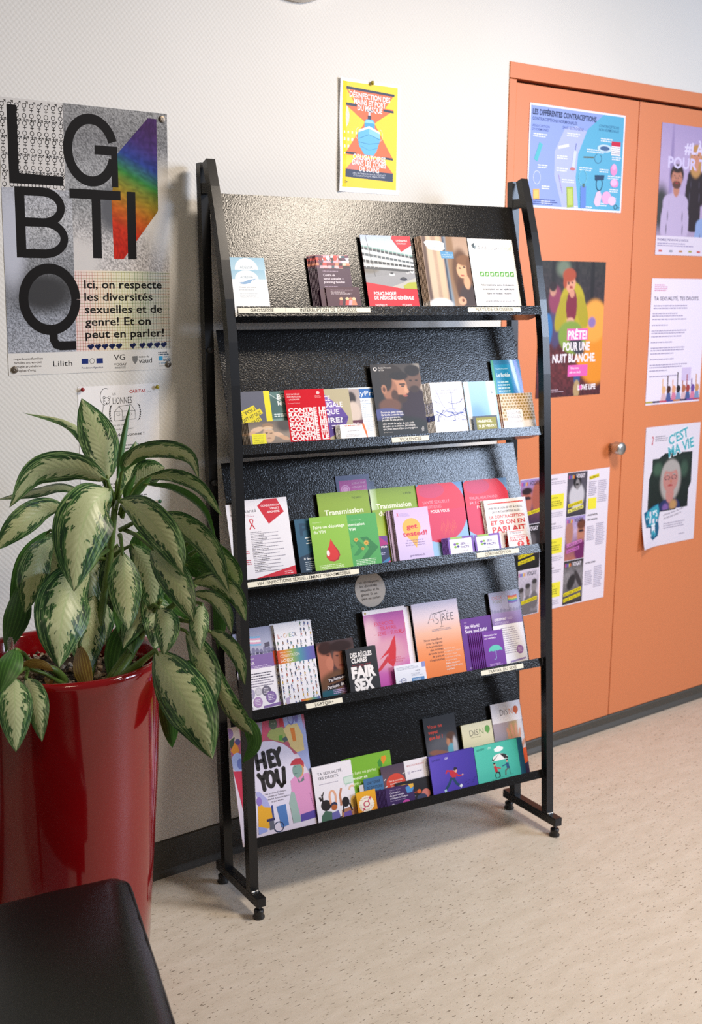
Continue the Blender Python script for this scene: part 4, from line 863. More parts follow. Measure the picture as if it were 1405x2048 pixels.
for k, (y0, y1, c) in enumerate(((18, 46, '#dfe5ea'), (30, 58, '#7fa9a4'), (34, 62, '#3f4a52'), (44, 72, '#e4e8ea'), (52, 78, '#55616a'), (64, 84, '#d7dadc'), (72, 90, '#3c4248'), (84, 96, '#d2d4d6'), (92, 104, '#4a4e54'))):
    A.P([(0, y0), (150, y1), (150, y1+6), (0, y0+8)], c)
A.up()
for k in range(12):
    x = 6+k*12; A.P([(x, 30+k*2.2), (x+2, 30.3+k*2.2), (x+2, 96), (x, 96)], '#c7ccd0', 0)
A.L([(16, 0), (34, 158)], 1.4, '#5b5f66'); A.P([(0, 128), (150, 104), (150, 158), (0, 158)], '#93959b'); A.P([(60, 158), (150, 126), (150, 158)], '#b5b3ae')
for x, y, c, w_ in ((80, 116, '#d5d8dc', 9), (113, 130, '#20263f', 11), (128, 110, '#b7babe', 6), (142, 108, '#dfe2e4', 5)): A.E(x, y, w_, 4.5, c, 14); A.E(x, y-3.5, w_*.6, 3, '#3b4048', 12)
A.P([(96, 0), (150, 0), (150, 28), (118, 48), (92, 8)], '#d01f35'); A.T('unisanté', 106, 17, 7, '#f0dfe2', 34, .02); A.G(107, 21, 34, 2, 3, '#e8b8bf', 1.2)
A.P([(0, 140), (150, 166), (150, 212), (0, 212)], '#d3142d'); A.T('POLICLINIQUE', 18, 178, 9.5, '#f8eef0', 66, .05); A.T('DE MÉDECINE GÉNÉRALE', 18, 191, 9.5, '#f8eef0', 118, .05); A.T('Rue du Bugnon 44', 18, 209, 4.5, '#f8eef0', 34, .02); A.T('1011 Lausanne', 98, 209, 4.5, '#f8eef0', 28, .02)
A.P([(110, 150), (128, 140), (150, 138), (150, 160), (112, 158)], '#a9ad36')
put('brochure', A, 0, 2.047, .152, .221, .008, 'red and grey brochure with a clinic building photo on the top shelf', 'brochure', .002, edge='#8a1522')
A = Art(148, 210, '#b59278')
A.PH(0, 0, 148, 210, 60, 84, ['#a98c78', '#b59a86', '#b39984', '#ad937f'], [(.06, .5, .05, .8, '#5b4640', .5), (.16, .55, .07, .7, '#c9b49c', .6), (.36, .5, .06, .9, '#cdb295', .6), (.47, .5, .028, .9, '#33445c', .4), (.52, .5, .03, .9, '#7892a8', .6), (.60, .4, .09, .7, '#8a6a4e', .7), (.25, .98, .25, .09, '#e5e5e9', .4),
     (.80, .55, .21, .38, '#5d3d28', .35), (.72, .80, .08, .2, '#4c2c1c', .5), (.82, .47, .13, .13, '#d8a882', .15, 12), (.88, .34, .17, .08, '#7a5234', .4), (.97, .5, .07, .2, '#6b452c', .4), (.76, .455, .03, .011, '#4a2c20', .4), (.86, .44, .03, .011, '#4a2c20', .4), (.80, .56, .04, .013, '#a3493e', .4), (.90, .88, .22, .2, '#3a2a28', .35), (.88, .66, .07, .1, '#cf9f7c', .3), (.72, .93, .085, .06, '#dba98a', .25), (.74, .92, .03, .025, '#7a4a36', .4)], .03, 1, 8)
A.P([(8, 18), (18, 12), (60, 14), (72, 20), (72, 38), (60, 44), (22, 40), (14, 30)], '#f1eff0'); A.T('GROSSESSE', 22, 26, 6, '#7f9db4', 42); A.T('IMPRÉVUE', 26, 37, 6, '#7f9db4', 36)
A.P([(56, 44), (98, 46), (98, 66), (58, 66)], '#4f8fbe'); A.T('DES', 74, 51, 3.4, '#dbe8f2', 8); A.T('PROFESSIONNEL-LE-S', 60, 57, 3.4, '#dbe8f2', 36); A.T('VOUS INFORMENT', 62, 63, 3.4, '#dbe8f2', 32)
put('brochure', A, 0, 2.228, .147, .221, .015, 'brown brochure with a woman looking out of a window, front of its pile', 'brochure', .0014, edge='#4a3a34', copies=fan(5, -.0024, -.0024), clabel='brown window-photo brochure tucked behind the front copy')
A = Art(148, 210, '#edecee')
A.P([(60, 120), (140, 40), (130, 210), (40, 210)], '#e4e4ea'); A.P([(10, 20), (20, 12), (20, 32), (14, 28)], '#45545c'); A.P([(18, 26), (26, 18), (22, 34)], '#7a8a92')
A.T('Addiction', 28, 34, 13, '#6a6f75', 72, -.012); A.T('Vaud', 104, 34, 13, '#a0b48c', 38, -.012)
for k, t in enumerate(('Des questions sur l\'usage', 'de substances ou d\'autres', 'comportements addictogènes ?')): A.T(t, 78, 68+k*12, 6, '#a5a8ae', [84, 90, 106][k], -.01, 'c')
for k in range(7): x = 26+k*16.5; A.R(x, 102, x+13, 117, '#4f9a3a'); A.E(x+6.5, 109.5, 3.6, 3.6, '#cfe6c2', 8); A.L([(x+3, 114), (x+10, 105)], 1.4, '#e6f2dc')
for k, t in enumerate(('Informations, auto-évaluation,', 'orientation sur les addictions', 'dans le réseau vaudois')): A.T(t, 80, 146+k*13, 6.6, '#3f4348', [108, 104, 82][k], .004, 'c')
A.T('www.addiction-vaud.ch', 80, 196, 7, '#8a8e94', 96, -.01, 'c')
put('brochure', A, 0, 2.384, .150, .221, .007, 'white brochure with a row of green icons at the right end of the top shelf', 'brochure', .0016)
# --- shelf 1
A = Art(82, 160, '#585a68'); A.R(0, 0, 66, 160, '#5a5c6c'); A.R(66, 0, 82, 160, '#eede10')
for t, y, w_ in (('IF YOU', 78, 46), ('DON\'T HIT OUT.', 96, 64), ('SPEAK OUT!', 114, 58)): tape(A, -6, y, t, w_+8, '#e6d40a', '#20201c', 26, 13)
put('booklet', A, 1, 1.687, .082, .160, .006, 'grey booklet with slanted yellow lettering at the left end of the second shelf', 'booklet', .002)
A = Art(105, 160, '#5f7f7c'); A.PH(0, 0, 105, 160, 30, 44, ['#4f7470', '#6a8c86', '#7f9c98', '#8aa5a2'], [(.1, .3, .2, .2, '#3a5f5c', .6)], .1, 2, 5)
A.L([(0, 6), (70, 60)], 2, '#c5d2cf'); A.L([(30, 0), (0, 40)], 2, '#3d5d5a'); A.T('BRISER', 22, 24, 15, '#eef3f2', 64, .03); A.T('le silence', 22, 42, 13, '#eef3f2', 74, .03); A.R(0, 64, 105, 82, '#3f6663'); A.G(8, 68, 80, 2, 6, '#d5e2e0', 3); A.G(8, 100, 80, 3, 8, '#c5d0ce', 2)
put('booklet', A, 1, 1.769, .105, .158, .003, 'teal booklet with white capitals half hidden behind the red one', 'booklet', .0014)
A = Art(148, 158, '#b3a887'); A.P([(58, 8), (118, 60), (136, 90), (118, 128), (66, 150), (24, 118), (20, 60)], '#5a3a93'); A.P([(58, 8), (118, 60), (76, 84)], '#7a5cae'); A.P([(76, 84), (136, 90), (66, 150)], '#4b2c80')
for t, y, x, w_ in (('VIOLENCE', 36, 4, 80), ('CONJUGALE', 56, 10, 112), ('QUE', 78, 62, 46), ('FAIRE?', 104, 36, 80)): A.T(t, x, y, 15, '#eee9f2', w_, .03)
A.G(78, 112, 44, 2, 8, '#e4dcf0', 3.4)
put('booklet', A, 1, 1.862, .133, .158, .008, 'beige booklet with a purple gem shape to the right of the red booklet', 'booklet', .0016)
A = Art(105, 160, '#8a7f7c'); A.PH(0, 0, 105, 100, 30, 30, ['#a89a98', '#b5a8a2', '#8a7a78'], [(.75, .3, .14, .22, '#2a2022', .4), (.78, .75, .2, .35, '#d0beb2', .3)], .05, 1, 6); A.R(0, 100, 105, 160, '#5c1e38'); A.G(60, 108, 40, 5, 8, '#d4bcc6', 3)
put('booklet', A, 1, 1.922, .105, .156, .0055, 'maroon booklet with a pale figure showing as a narrow strip right of the beige one', 'booklet', .0012)
A = Art(115, 160, '#eef1f6'); A.R(36, 4, 115, 34, '#1f62ad'); A.T('WalleyPraz', 10, 26, 15, '#f2f6fb', 120, .01); A.T('INVENTAIRE DES LIEUX', 50, 44, 4, '#3a5a8a', 44); A.G(46, 50, 60, 8, 6, '#9fb4cc', 2); A.R(84, 54, 112, 84, '#dbe3ee'); A.G(46, 100, 60, 7, 6, '#c0cbd8', 1.6)
A.v = [(min(max(x, 0), .115), y, z) for x, y, z in A.v]
put('leaflet', A, 1, 1.959, .115, .160, .0025, 'white leaflet with a blue banner just left of the tall dark brochure', 'leaflet', .001)
A = Art(74, 60, '#f4f1ef'); A.T('ST', 14, 9, 6, '#c0402a', 8, .03); A.E(25, 6, 3, 3, '#e07020', 12); A.T('P', 29, 9, 6, '#c0402a', 4, .03); A.G(34, 4, 28, 1, 5, '#c87a6a', 3); A.G(20, 28, 40, 1, 4, '#8a8690', 1.6); A.G(14, 44, 44, 3, 4, '#a5a1aa', 1.4); A.P([(62, 0), (68, 0), (74, 40), (74, 60), (72, 60)], '#e2702a')
put('card', A, 1, 1.947, .078, .063, .022, 'small white card with an orange stripe in front of the beige booklet', 'card', .0008, edge='#6a6456', copies=fan(4, -.0022, -.002), clabel='small white orange-striped card packed behind the front one')
A = Art(105, 82, '#6b5c50'); A.PH(0, 0, 105, 82, 56, 44, ['#6a5e56', '#8a7c70', '#93867a', '#7d7066'], [(.48, .62, .15, .34, '#cdab8c', .2), (.48, .2, .14, .12, '#9a7a5e', .4), (.47, .30, .13, .08, '#d8b896', .2), (.2, .36, .17, .11, '#d9b99c', .2, -25), (.08, .5, .1, .08, '#cfa888', .3, -40), (.72, .62, .13, .10, '#d9b498', .2, 30), (.86, .78, .14, .09, '#c9a184', .3, 30), (.43, .52, .035, .02, '#3a2a24', .4), (.54, .54, .035, .02, '#3a2a24', .4), (.48, .76, .05, .02, '#8a4a40', .4), (.9, .2, .2, .3, '#4a4440', .8)], .04, 1, 3)
A.L([(42, 30), (52, 26), (62, 34)], 1.4, '#c9c4c0'); A.R(6, 44, 42, 82, '#e8e01e')
for k, t in enumerate(('VOUS AVEZ LE', 'DROIT DE VIVRE', 'LIBRES DE', 'TOUTE VIOLENCE')): A.T(t, 10, 54+k*8, 4, '#7f7a1c', 26)
put('card', A, 1, 1.692, .110, .081, .024, 'brown card of a man holding his temples with a yellow corner box', 'card', .0012, edge='#2c2018', copies=fan(5, -.0026, -.0024), clabel='brown temple-holding man card fanned behind the front one')
A = Art(112, 158, '#cb1a2a')
for k, t in enumerate(('PERMANENCE', 'INFO-RACISME', '– LAUSANNE')): A.T(t, 6, 16+k*8, 4.6, '#f4dfe0', [36, 38, 34][k]); 
A.T('En plusieurs langues', 6, 42, 3, '#f0c4c6', 34); A.E(94, 12, 5, 5, '#f0c8c8', 12); A.G(84, 20, 20, 3, 3, '#e8a8a8', 1.2)
for k in range(8):
    t = ('CONTRE LE', 'RACISME !!!!')[k % 2]; y = 68+k*14.2
    if y < 158: A.T(t, 4, y, 12.2, '#f6e9ea', 106, .065)
put('booklet', A, 1, 1.808, .112, .159, .012, 'bright red booklet with stacked white capitals on the second shelf', 'booklet', .002, m='matte')
A = Art(150, 215, '#191615')
A.PH(0, 0, 150, 215, 76, 108, ['#3f3a38', '#4a4340', '#54483f', '#2e2826', '#1c1917', '#141211'], [(.08, .3, .14, .4, '#232020', .6), (.95, .12, .12, .14, '#8a847e', .8), (.97, .3, .1, .15, '#b9aa9a', .7),
   (.84, .62, .30, .28, '#2c1a24', .2), (.84, .22, .17, .17, '#6a5044', .2), (.84, .10, .16, .08, '#1e1816', .3), (.78, .24, .03, .012, '#241a18', .5), (.90, .24, .03, .012, '#241a18', .5), (.84, .36, .1, .05, '#3a2a24', .5),
   (.42, .20, .25, .19, '#29201c', .12), (.50, .33, .195, .165, '#bd8668', .08), (.34, .36, .15, .16, '#9a6a52', .3), (.28, .22, .12, .16, '#2b221e', .3), (.55, .17, .19, .06, '#1e1715', .3), (.665, .385, .055, .035, '#c48d6f', .15), (.60, .285, .07, .010, '#1f1512', .4), (.605, .312, .035, .010, '#1a1210', .4), (.66, .36, .03, .05, '#d09a7a', .5), (.52, .49, .145, .06, '#3a261c', .3), (.42, .44, .07, .08, '#4a3024', .4), (.635, .448, .05, .012, '#a2584a', .3), (.22, .35, .055, .065, '#a8765c', .15), (.22, .35, .025, .035, '#5a3628', .4), (.30, .58, .22, .10, '#6a4636', .35), (.2, .70, .34, .09, '#4a4f86', .2), (.45, .95, .7, .22, '#1a1b14', .3)], .02, 1, 4)
A.ring(14, 14, 4.6, 2.6, '#d8d4d2', 12); A.T('Centre Prévention', 24, 13, 5, '#d8d4d2', 40); A.T('de l\'Ale', 24, 20, 5, '#d8d4d2', 16)
for k, (t, w_) in enumerate((('Encore un geste violent.', 66), ('Ma famille a peur de moi.', 68), ('Ce n\'est pas une vie,', 56), ('je crains de tout perdre.', 64))): A.T(t, 14, 146+k*7.6, 5.4, '#e6e2e0', w_, .025)
for k, (t, w_) in enumerate((('« J\'ai décidé de parler de mes accès', 96), ('de colère et de violence. J\'ai compris', 98), ('que j\'avais besoin d\'être accompagné. »', 104))): A.T(t, 14, 180+k*7.8, 5.4, '#e6e2e0', w_, .02)
A.T('Groupe homme', 14, 204, 3, '#b8b4b2', 26); A.T('ViFa', 138, 206, 7, '#d8d4d2', 14, .02, rot=90)
put('brochure', A, 1, 2.067, .152, .217, .010, 'tall dark brochure with a bearded man in profile on the second shelf', 'brochure', .0022, edge='#0c0a0a')
A = Art(102, 160, '#f0eff4'); A.T('Unité de médecine des violences', 12, 16, 2.6, '#8a8aa4', 42)
for k, t in enumerate(('Consultation médico-légale', 'pour adultes victimes', 'de violences')): A.T(t, 12, 28+k*9, 4.6, '#6f7aa8', [72, 58, 36][k])
rg = random.Random(9)
A.up()
for k in range(16):
    x, y = rg.uniform(4, 98), rg.uniform(60, 120); a = rg.uniform(0, 6.3); pts = []
    for q in range(12): pts.append((min(max(x, 1), 101), min(max(y, 56), 124))); x += 6*math.cos(a); y += 6*math.sin(a); a += rg.uniform(-.6, .6)
    A.L(pts, rg.choice((.8, 1.4, 2.2)), rg.choice(('#3a4c9c', '#5468b4', '#2a3c8c')), 0)
A.up(); A.L([(16, 24), (30, 70), (52, 104), (88, 98)], 1, '#4a5cab', 0); A.L([(64, 30), (62, 84), (78, 110)], 1.6, '#4a5cab', 0); A.L([(96, 100), (40, 112), (8, 92)], 2.4, '#3347a0', 0)
put('booklet', A, 1, 2.235, .104, .161, .023, 'white booklet scribbled with blue lines, front of its thick pile', 'booklet', .002, edge='#9a8f88', copies=fan(6, -.0024, -.0027)+[(.012, -.0175)], clabel='white blue-scribbled booklet in the thick pile behind the front one')
A = Art(105, 160, '#b9cfe4'); A.PH(0, 0, 105, 160, 24, 30, ['#a6cce2', '#9cc6e4', '#8fbfe2', '#86b4de'], [(.85, .3, .12, .6, '#dfe6ea', .8), (.3, .8, .3, .3, '#7aa8dc', .9), (.08, .5, .06, .9, '#e8ecf0', .6)], .0); A.E(78, 42, 3, 9, '#e6ecf0', 12); A.G(88, 34, 10, 2, 5, '#6a7a8a', 2)
put('booklet', A, 1, 2.345, .105, .160, .014, 'pale sky-blue booklet with a thick white spine', 'booklet', .0085, edge='#d6d4d6')
A = Art(105, 148, '#1b3f5e'); A.PH(0, 0, 105, 210*148/210, 30, 40, ['#2a6f9a', '#2f86c0', '#2b5fae', '#1d2f5c'], [(.75, .15, .06, .35, '#b9d4f2', .6, -12), (.9, .2, .05, .4, '#7f8fe0', .6, -12), (.05, .3, .05, .4, '#3f9a6a', .7), (.4, .95, .3, .1, '#10182c', .6)], .0)
A.P([(12, 10), (68, 10), (68, 96), (12, 96)], '#1f86b4'); A.T('Département de psychiatrie', 16, 20, 3, '#c6e2ee', 44); A.T('Les Boréales', 16, 36, 8, '#e8f4fa', 48, .02); A.G(16, 46, 46, 5, 6.4, '#bfe0ee', 2.6); A.ring(56, 84, 6, 3, '#dfeef4', 12); A.T('hv', 62, 88, 7, '#dfeef4', 8)
put('leaflet', A, 1, 2.458, .100, .220, .006, 'deep blue leaflet with streaks of light at the right end of the second shelf', 'leaflet', .0016, edge='#0f2a30', m='gloss')
A = Art(80, 64, '#4f5661'); A.R(9, 8, 76, 64, '#8f8c2e'); A.T('MARIAGE,', 13, 31, 11, '#f0eee2', 48, .04); A.T('SI JE VEUX !', 15, 54, 11, '#f0eee2', 58, .04)
put('card', A, 1, 2.355, .080, .064, .030, 'small grey and olive card leaning against the pale blue booklet', 'card', .0016, edge='#c6c2bc')
A = Art(111, 122, '#f0ecea'); A.R(0, 0, 111, 98, '#dcc6ae'); A.up()
for j in range(9):
    for i in range(11):
        x, y = 5+i*10.2+(5.1 if j % 2 else 0), 5+j*10.6; q = 5
        A.P([(x, y-q), (x+q*.95, y), (x, y+q), (x-q*.95, y)], '#94773a' if (i+j) % 3 else '#a98a4e', 0)
A.R(16, 58, 70, 108, '#f2eeee')
for k, (t, w_) in enumerate((('OSONS', 44), ('PARLER', 46), ("D'EXCISION!", 46))): A.T(t, 19, 74+k*15, 10 if k < 2 else 7, '#5d5560', w_, -.012)
A.R(0, 98, 16, 122, '#f2eeee'); A.R(70, 98, 111, 122, '#f2eeee')
put('booklet', A, 1, 2.458, .112, .122, .024, 'booklet with a gold diamond pattern, front of its pile on the second shelf', 'booklet', .0022, edge='#b03020', copies=[(-.003, -.004), (-.006, -.0075), (-.008, -.0098)], clabel='gold diamond-patterned booklet fanned left behind the front one')
# --- shelf 2
RB = '#c81a2c'
A = Art(150, 218, '#e9e6ee')
A.T('unisanté', 10, 34, 9, '#4a4a52', 52); A.G(10, 40, 46, 2, 4, '#c090a0', 1.6)
A.P([(66, 18), (88, 2), (122, 2), (138, 40), (92, 70)], RB)
for k, t in enumerate(('CONSULTATION', 'VIH-IST', 'ANONYME')): A.T(t, 126, 22+k*9, 5.6, '#f6e6ea', [50, 26, 36][k], .03, 'r')
A.L([(42, 64), (40, 54), (46, 52), (50, 56), (46, 66), (38, 80)], 2.6, RB); A.L([(44, 64), (52, 80)], 2.6, RB)
for k in range(12): A.T(['Consultation', 'Sur inscription', 'Consultations', 'Sur rendez-vous'][k % 4], 38, 90+k*9.4, 2.8, '#4a4650', 30+7*(k % 3), .03); A.G(38, 92.4+k*9.4, 92, 1, 3, '#8f8a98', 1.6)
A.G(10, 138, 22, 2, 5, '#c85a6a', 2.4); A.G(10, 162, 26, 3, 5, '#c85a6a', 2.4)
A.P([(18, 218), (150, 190), (150, 218)], RB); A.G(118, 203, 26, 2, 5, '#f0c8d0', 2)
put('leaflet', A, 2, 1.664, .150, .219, .009, 'white consultation sheet with a red polygon at the left end of the middle shelf', 'leaflet', .002)
put('leaflet', A, 2, 1.648, .150, .212, .004, 'spare white consultation sheet hidden behind the first, poking out past the left post', 'leaflet', .001)
A = Art(100, 158, '#2a5670'); A.T('Pr', 12, 48, 34, '#1d3f58', 46, .05)
for x, y in ((24, 56), (30, 64), (26, 72)): A.L([(x, y), (x+16, y-1)], 2.6, '#e4ecf0')
A.P([(0, 110), (40, 98), (100, 92), (100, 158), (0, 158)], '#1c3348'); A.T('Il faut faire', 14, 118, 6, '#eef2f4', 44, .03); A.G(16, 124, 70, 5, 5.4, '#c9d6e0', 2.2)
put('booklet', A, 2, 1.827, .100, .159, .005, 'dark blue booklet with a large letter P beside the white consultation sheet', 'booklet', .006, edge='#0d1c28')
A = Art(154, 216, '#8aa832'); A.GR(0, 0, 154, 216, ['#86a32e', '#8dac35', '#a0bc3e']); A.T('THE BASICS', 102, 22, 5.5, '#39480f', 30, .02); A.T('Transmission', 16, 62, 14, '#eef2dc', 116, .03); A.T('of the virus', 16, 82, 14, '#eef2dc', 90, .03)
put('brochure', A, 2, 1.902, .154, .219, .006, 'large olive green brochure on the left of two, behind the small green booklets', 'brochure', .0022)
A = Art(148, 216, '#a9c23e'); A.GR(0, 0, 148, 216, ['#83a02e', '#8cab36', '#b2c83e', '#c0cf44']); A.GR(0, 0, 20, 60, ['#cfe0c0', '#9ab862'], True); A.T('LE B.A.-BA', 104, 22, 5.5, '#39480f', 26, .02); A.T('Transmission', 14, 58, 14, '#eef2dc', 112, .03); A.T('du virus', 20, 78, 14, '#eef2dc', 66, .03); A.R(60, 150, 148, 154, '#aabf3a')
for k in range(10): A.R(70, 178+k*5, 140, 180.5+k*5, '#dce08a', 0 if k else 1)
put('brochure', A, 2, 2.062, .146, .219, .003, 'large lime green brochure on the right of two, behind the small dark card', 'brochure', .002)
def sleeve(A): A.R(9, 14, 92, 120, '#b3529c'); A.E(26, 40, 9, 9, '#d9a0cf', 10); A.ring(26, 40, 12, 3, '#d9a0cf', 14); A.E(34, 52, 8, 6, '#d9a0cf', 8)
A = Art(102, 262, '#5b6384'); sleeve(A)
for k, t in enumerate(('TESTEZ AVEC TOUTES', 'VOTRE SAFER SEX', 'CHECK EN 3 MINUTES')): A.T(t, 46, 26+k*11, 4.4, '#e4c4de', 42, .01)
put('pocket_sleeve', A, 2, 1.967, .102, .261, .0015, 'blue-grey plastic sleeve with a pink card rising above the green brochures', 'sleeve', .0006, m='gloss', rot=.0)
A = Art(102, 240, '#4a5470')
put('pocket_sleeve', A, 2, 1.986, .096, .240, .0006, 'empty blue-grey plastic sleeve edge just right of the pink card', 'sleeve', .0005, m='gloss')
A = Art(105, 158, '#4fa552'); A.T('Traitements du VIH', 30, 18, 2.6, '#c9e6c9', 30); A.T('Transmission', 6, 34, 8.6, '#f0f6ea', 62, .02); A.T('du VIH', 6, 48, 8.6, '#f0f6ea', 34, .02)
for x, y, s_, c in ((-6, 76, .6, '#3f9247'), (20, 76, .8, '#388a44'), (42, 70, 1.15, '#2f7c3c')): A.P([(x+8, y), (x+8+18*s_, y), (x+8+44*s_, y+30*s_), (x+8+14*s_, y+58*s_), (x+8-4*s_, y+58*s_), (x+8+20*s_, y+30*s_)], c)
for x, y, r_ in ((38, 76, 5), (66, 88, 6.5), (54, 104, 3.6)):
    A.E(x, y, r_, r_, '#e8b64e', 14)
    for q in range(8): A.L([(x, y), (x+1.35*r_*math.cos(q*.785), y+1.35*r_*math.sin(q*.785))], 1.2, '#e8b64e', 0)
A.G(30, 136, 66, 4, 4.6, '#d6ecd0', 1.8)
put('booklet', A, 2, 1.957, .108, .157, .014, 'mid green booklet with dark arrows and orange virus stars', 'booklet', .0016)
A = Art(110, 158, '#8cbc3c'); A.T('Prévention du VIH', 8, 17, 2.6, '#e2f0c8', 26); A.T('Faire un dépistage', 8, 34, 8.6, '#f4f8e6', 92, .02); A.T('du VIH', 8, 48, 8.6, '#f4f8e6', 34, .02)
A.P([(54, 66), (62, 84), (74, 104), (76, 116), (70, 128), (58, 133), (44, 130), (36, 118), (38, 104), (48, 84)], '#a81c1c'); A.P([(54, 66), (60, 84), (70, 104), (72, 116), (66, 126), (56, 130), (44, 128), (37, 117), (39, 104), (48, 84)], '#d42a20'); A.E(42, 107, 4.6, 9, '#f4e6e2', 16)
A.G(12, 140, 84, 4, 4.6, '#e0efc4', 1.8)
put('booklet', A, 2, 1.865, .110, .159, .018, 'light green booklet with a big red blood drop', 'booklet', .0018)
A = Art(66, 94, '#2a2d52'); A.P([(0, 0), (66, 0), (66, 30), (0, 40)], '#a8247a'); A.P([(40, 0), (66, 0), (66, 26)], '#6a3a8a'); A.T('PrEP me', 10, 40, 9, '#f0e4f0', 52, .03); A.G(20, 56, 40, 2, 5, '#c0c0e0', 2); A.P([(30, 94), (66, 72), (66, 94)], '#3a7ab0'); A.P([(50, 94), (66, 84), (66, 94)], '#d83a8a')
put('card', A, 2, 2.026, .066, .094, .012, 'small navy and magenta card squeezed between the green booklets', 'card', .001)
A = Art(108, 158, '#d9c4ea'); A.GR(0, 0, 108, 158, ['#d2b8e6', '#d9c4ea', '#d4c2ea']); A.L([(10, 12), (14, 22)], 1.4, RB); A.L([(14, 12), (9, 22)], 1.4, RB); A.G(18, 14, 34, 4, 2.8, '#a58fc0', 1.2)
A.P(arc(50, 58, 28, 150, 395, 24)+[(66, 92), (58, 122), (46, 100), (30, 84)], '#eeb552'); A.T('get', 34, 62, 14, '#d0304a', 34, .04); A.T('tested!', 20, 84, 14, '#d0304a', 76, .04)
for k, t in enumerate(('Je me protège et je', 'fais mes dépistages pour', 'le VIH et les autres IST.')): A.T(t, 56, 99+k*7.4, 4, '#6a4f8a', [52, 62, 60][k], .01, 'c')
A.T('get-tested.ch', 34, 146, 6, '#5a3f7a', 46, .01)
put('booklet', A, 2, 2.112, .109, .158, .024, 'lilac booklet with an orange pin shape and red lettering, front of its pile', 'booklet', .003, edge='#8a6f6a', copies=[(-.0012, -.0035), (-.0024, -.007), (-.010, -.011), (-.013, -.0145)], clabel='lilac orange-pin booklet stacked behind the front copy')
def rc(t1, t2, t3, x):
    A = Art(148, 216, '#7fa3d2'); A.GR(0, 0, 148, 216, ['#6a93c6', '#8fb6e0', '#9cc6ea'])
    A.PH(0, 0, 1, 1, 2, 2, ['#7fa3d2', '#7fa3d2']); A.E(62, 78, 92, 96, '#d23a5c', 48); A.P(arc(62, 78, 92, 180, 360, 30, 96), '#dc3a50'); A.E(46, 20, 42, 22, '#c8446a', 24)
    for k in range(14): A.L([(60+k*3.4, 140+ (k % 4)*5), (68+k*3.6, 108+(k % 5)*6)], .8, '#e8705a', 0 if k else 1)
    A.T(t1, 14, 58, 8.5, '#e8b4c8', x, -.015); A.T(t2, 14, 72, 8.5, '#e8b4c8', 98 if x > 90 else 58, -.015); A.T(t3, 36, 86, 8.5, '#f8eef2', 60, .025); return A
put('brochure', rc('SANTÉ SEXUELLE', 'ET DROITS SEXUELS', 'POUR VOUS', 86), 2, 2.206, .150, .219, .006, 'blue brochure with a huge pink disc directly right of the lime green one', 'brochure', .002, edge='#3a4a6a')
put('brochure', rc('SEXUAL HEALTH AND', 'RIGHTS', 'FOR YOU', 96), 2, 2.362, .148, .219, .004, 'blue brochure with a huge pink disc behind the white and red booklet', 'brochure', .002, edge='#2a1a2a')
def sf():
    A = Art(85, 68, '#7b4fae'); A.R(6, 8, 78, 68, '#f2eff4'); A.R(10, 0, 48, 7, '#9ac05a'); 
    for x, y, c in ((22, 28, '#7b4fae'), (30, 26, '#8ab83c'), (23, 38, '#8ab83c'), (32, 37, '#4a3a8a')): A.E(x, y, 4.6, 4.6, c, 12)
    A.T('SEX', 40, 31, 8, '#5a3f92', 18, .04); A.T('facts', 60, 31, 5, '#b8a8cc', 12); A.T('FACTS', 40, 44, 8, '#5a3f92', 28, .04); A.T('sexandfacts.ch', 38, 56, 3, '#8a7aa8', 24); return A
put('card', sf(), 2, 2.270, .085, .068, .026, 'left of two small purple-bordered white cards, front of its pile', 'card', .001, edge='#1e2440', copies=fan(5, -.0024, -.0022), clabel='small purple-bordered card in the dark-edged pile behind the left one')
put('card', sf(), 2, 2.360, .086, .067, .024, 'right of two small purple-bordered white cards', 'card', .001)
A = Art(144, 158, '#f3eff0'); A.R(12, 10, 134, 14, '#d8402c'); A.T('UNE RELATION SE VIT À DEUX,', 12, 31, 6.4, '#4a3a3c', 118, .03); A.T('… LA CONTRACEPTION AUSSI …', 14, 43, 6.4, '#4a3a3c', 114, .03)
A.T('LA CONTRACEPTION', 12, 60, 9.5, '#cf2f24', 120, .04); A.T('ET SI ON EN', 14, 80, 13, '#cf2f24', 118, .045); A.T('PARLAIT', 16, 105, 18, '#cf2f24', 116, .045)
st = []
for q in range(48): r_ = (44 if q % 2 else 40); st.append((94+r_*math.cos(q*math.pi/24), 146+r_*math.sin(q*math.pi/24)))
A.P(st, '#e0301c'); A.E(92, 150, 34, 34, '#f3eff0', 30)
put('booklet', A, 2, 2.414, .145, .159, .014, 'large white booklet with bold red lettering and a jagged red disc', 'booklet', .003, edge='#c9c0b0', copies=fan(2, -.002, -.0035), clabel='white red-lettered booklet tucked behind the front copy')
A = Art(64, 70, '#f3ecee'); A.R(6, 4, 60, 6.5, '#d8402c'); A.G(8, 9, 50, 2, 4, '#7a6a6c', 2); A.T('LA CONTRACEPTION', 8, 25, 4.2, '#cf2f24', 52, .03); A.T('ET SI ON EN', 8, 34, 6, '#cf2f24', 50, .04); A.T('PARLAIT', 8, 45, 8, '#cf2f24', 48, .04); A.E(42, 58, 12, 12, '#d8301c', 24); A.T('?', 42, 65, 14, '#f8f0f0', 8, .05, 'c')
put('card', A, 2, 2.468, .063, .069, .028, 'miniature of the red-lettered booklet standing in front of it', 'card', .003, edge='#b02818')
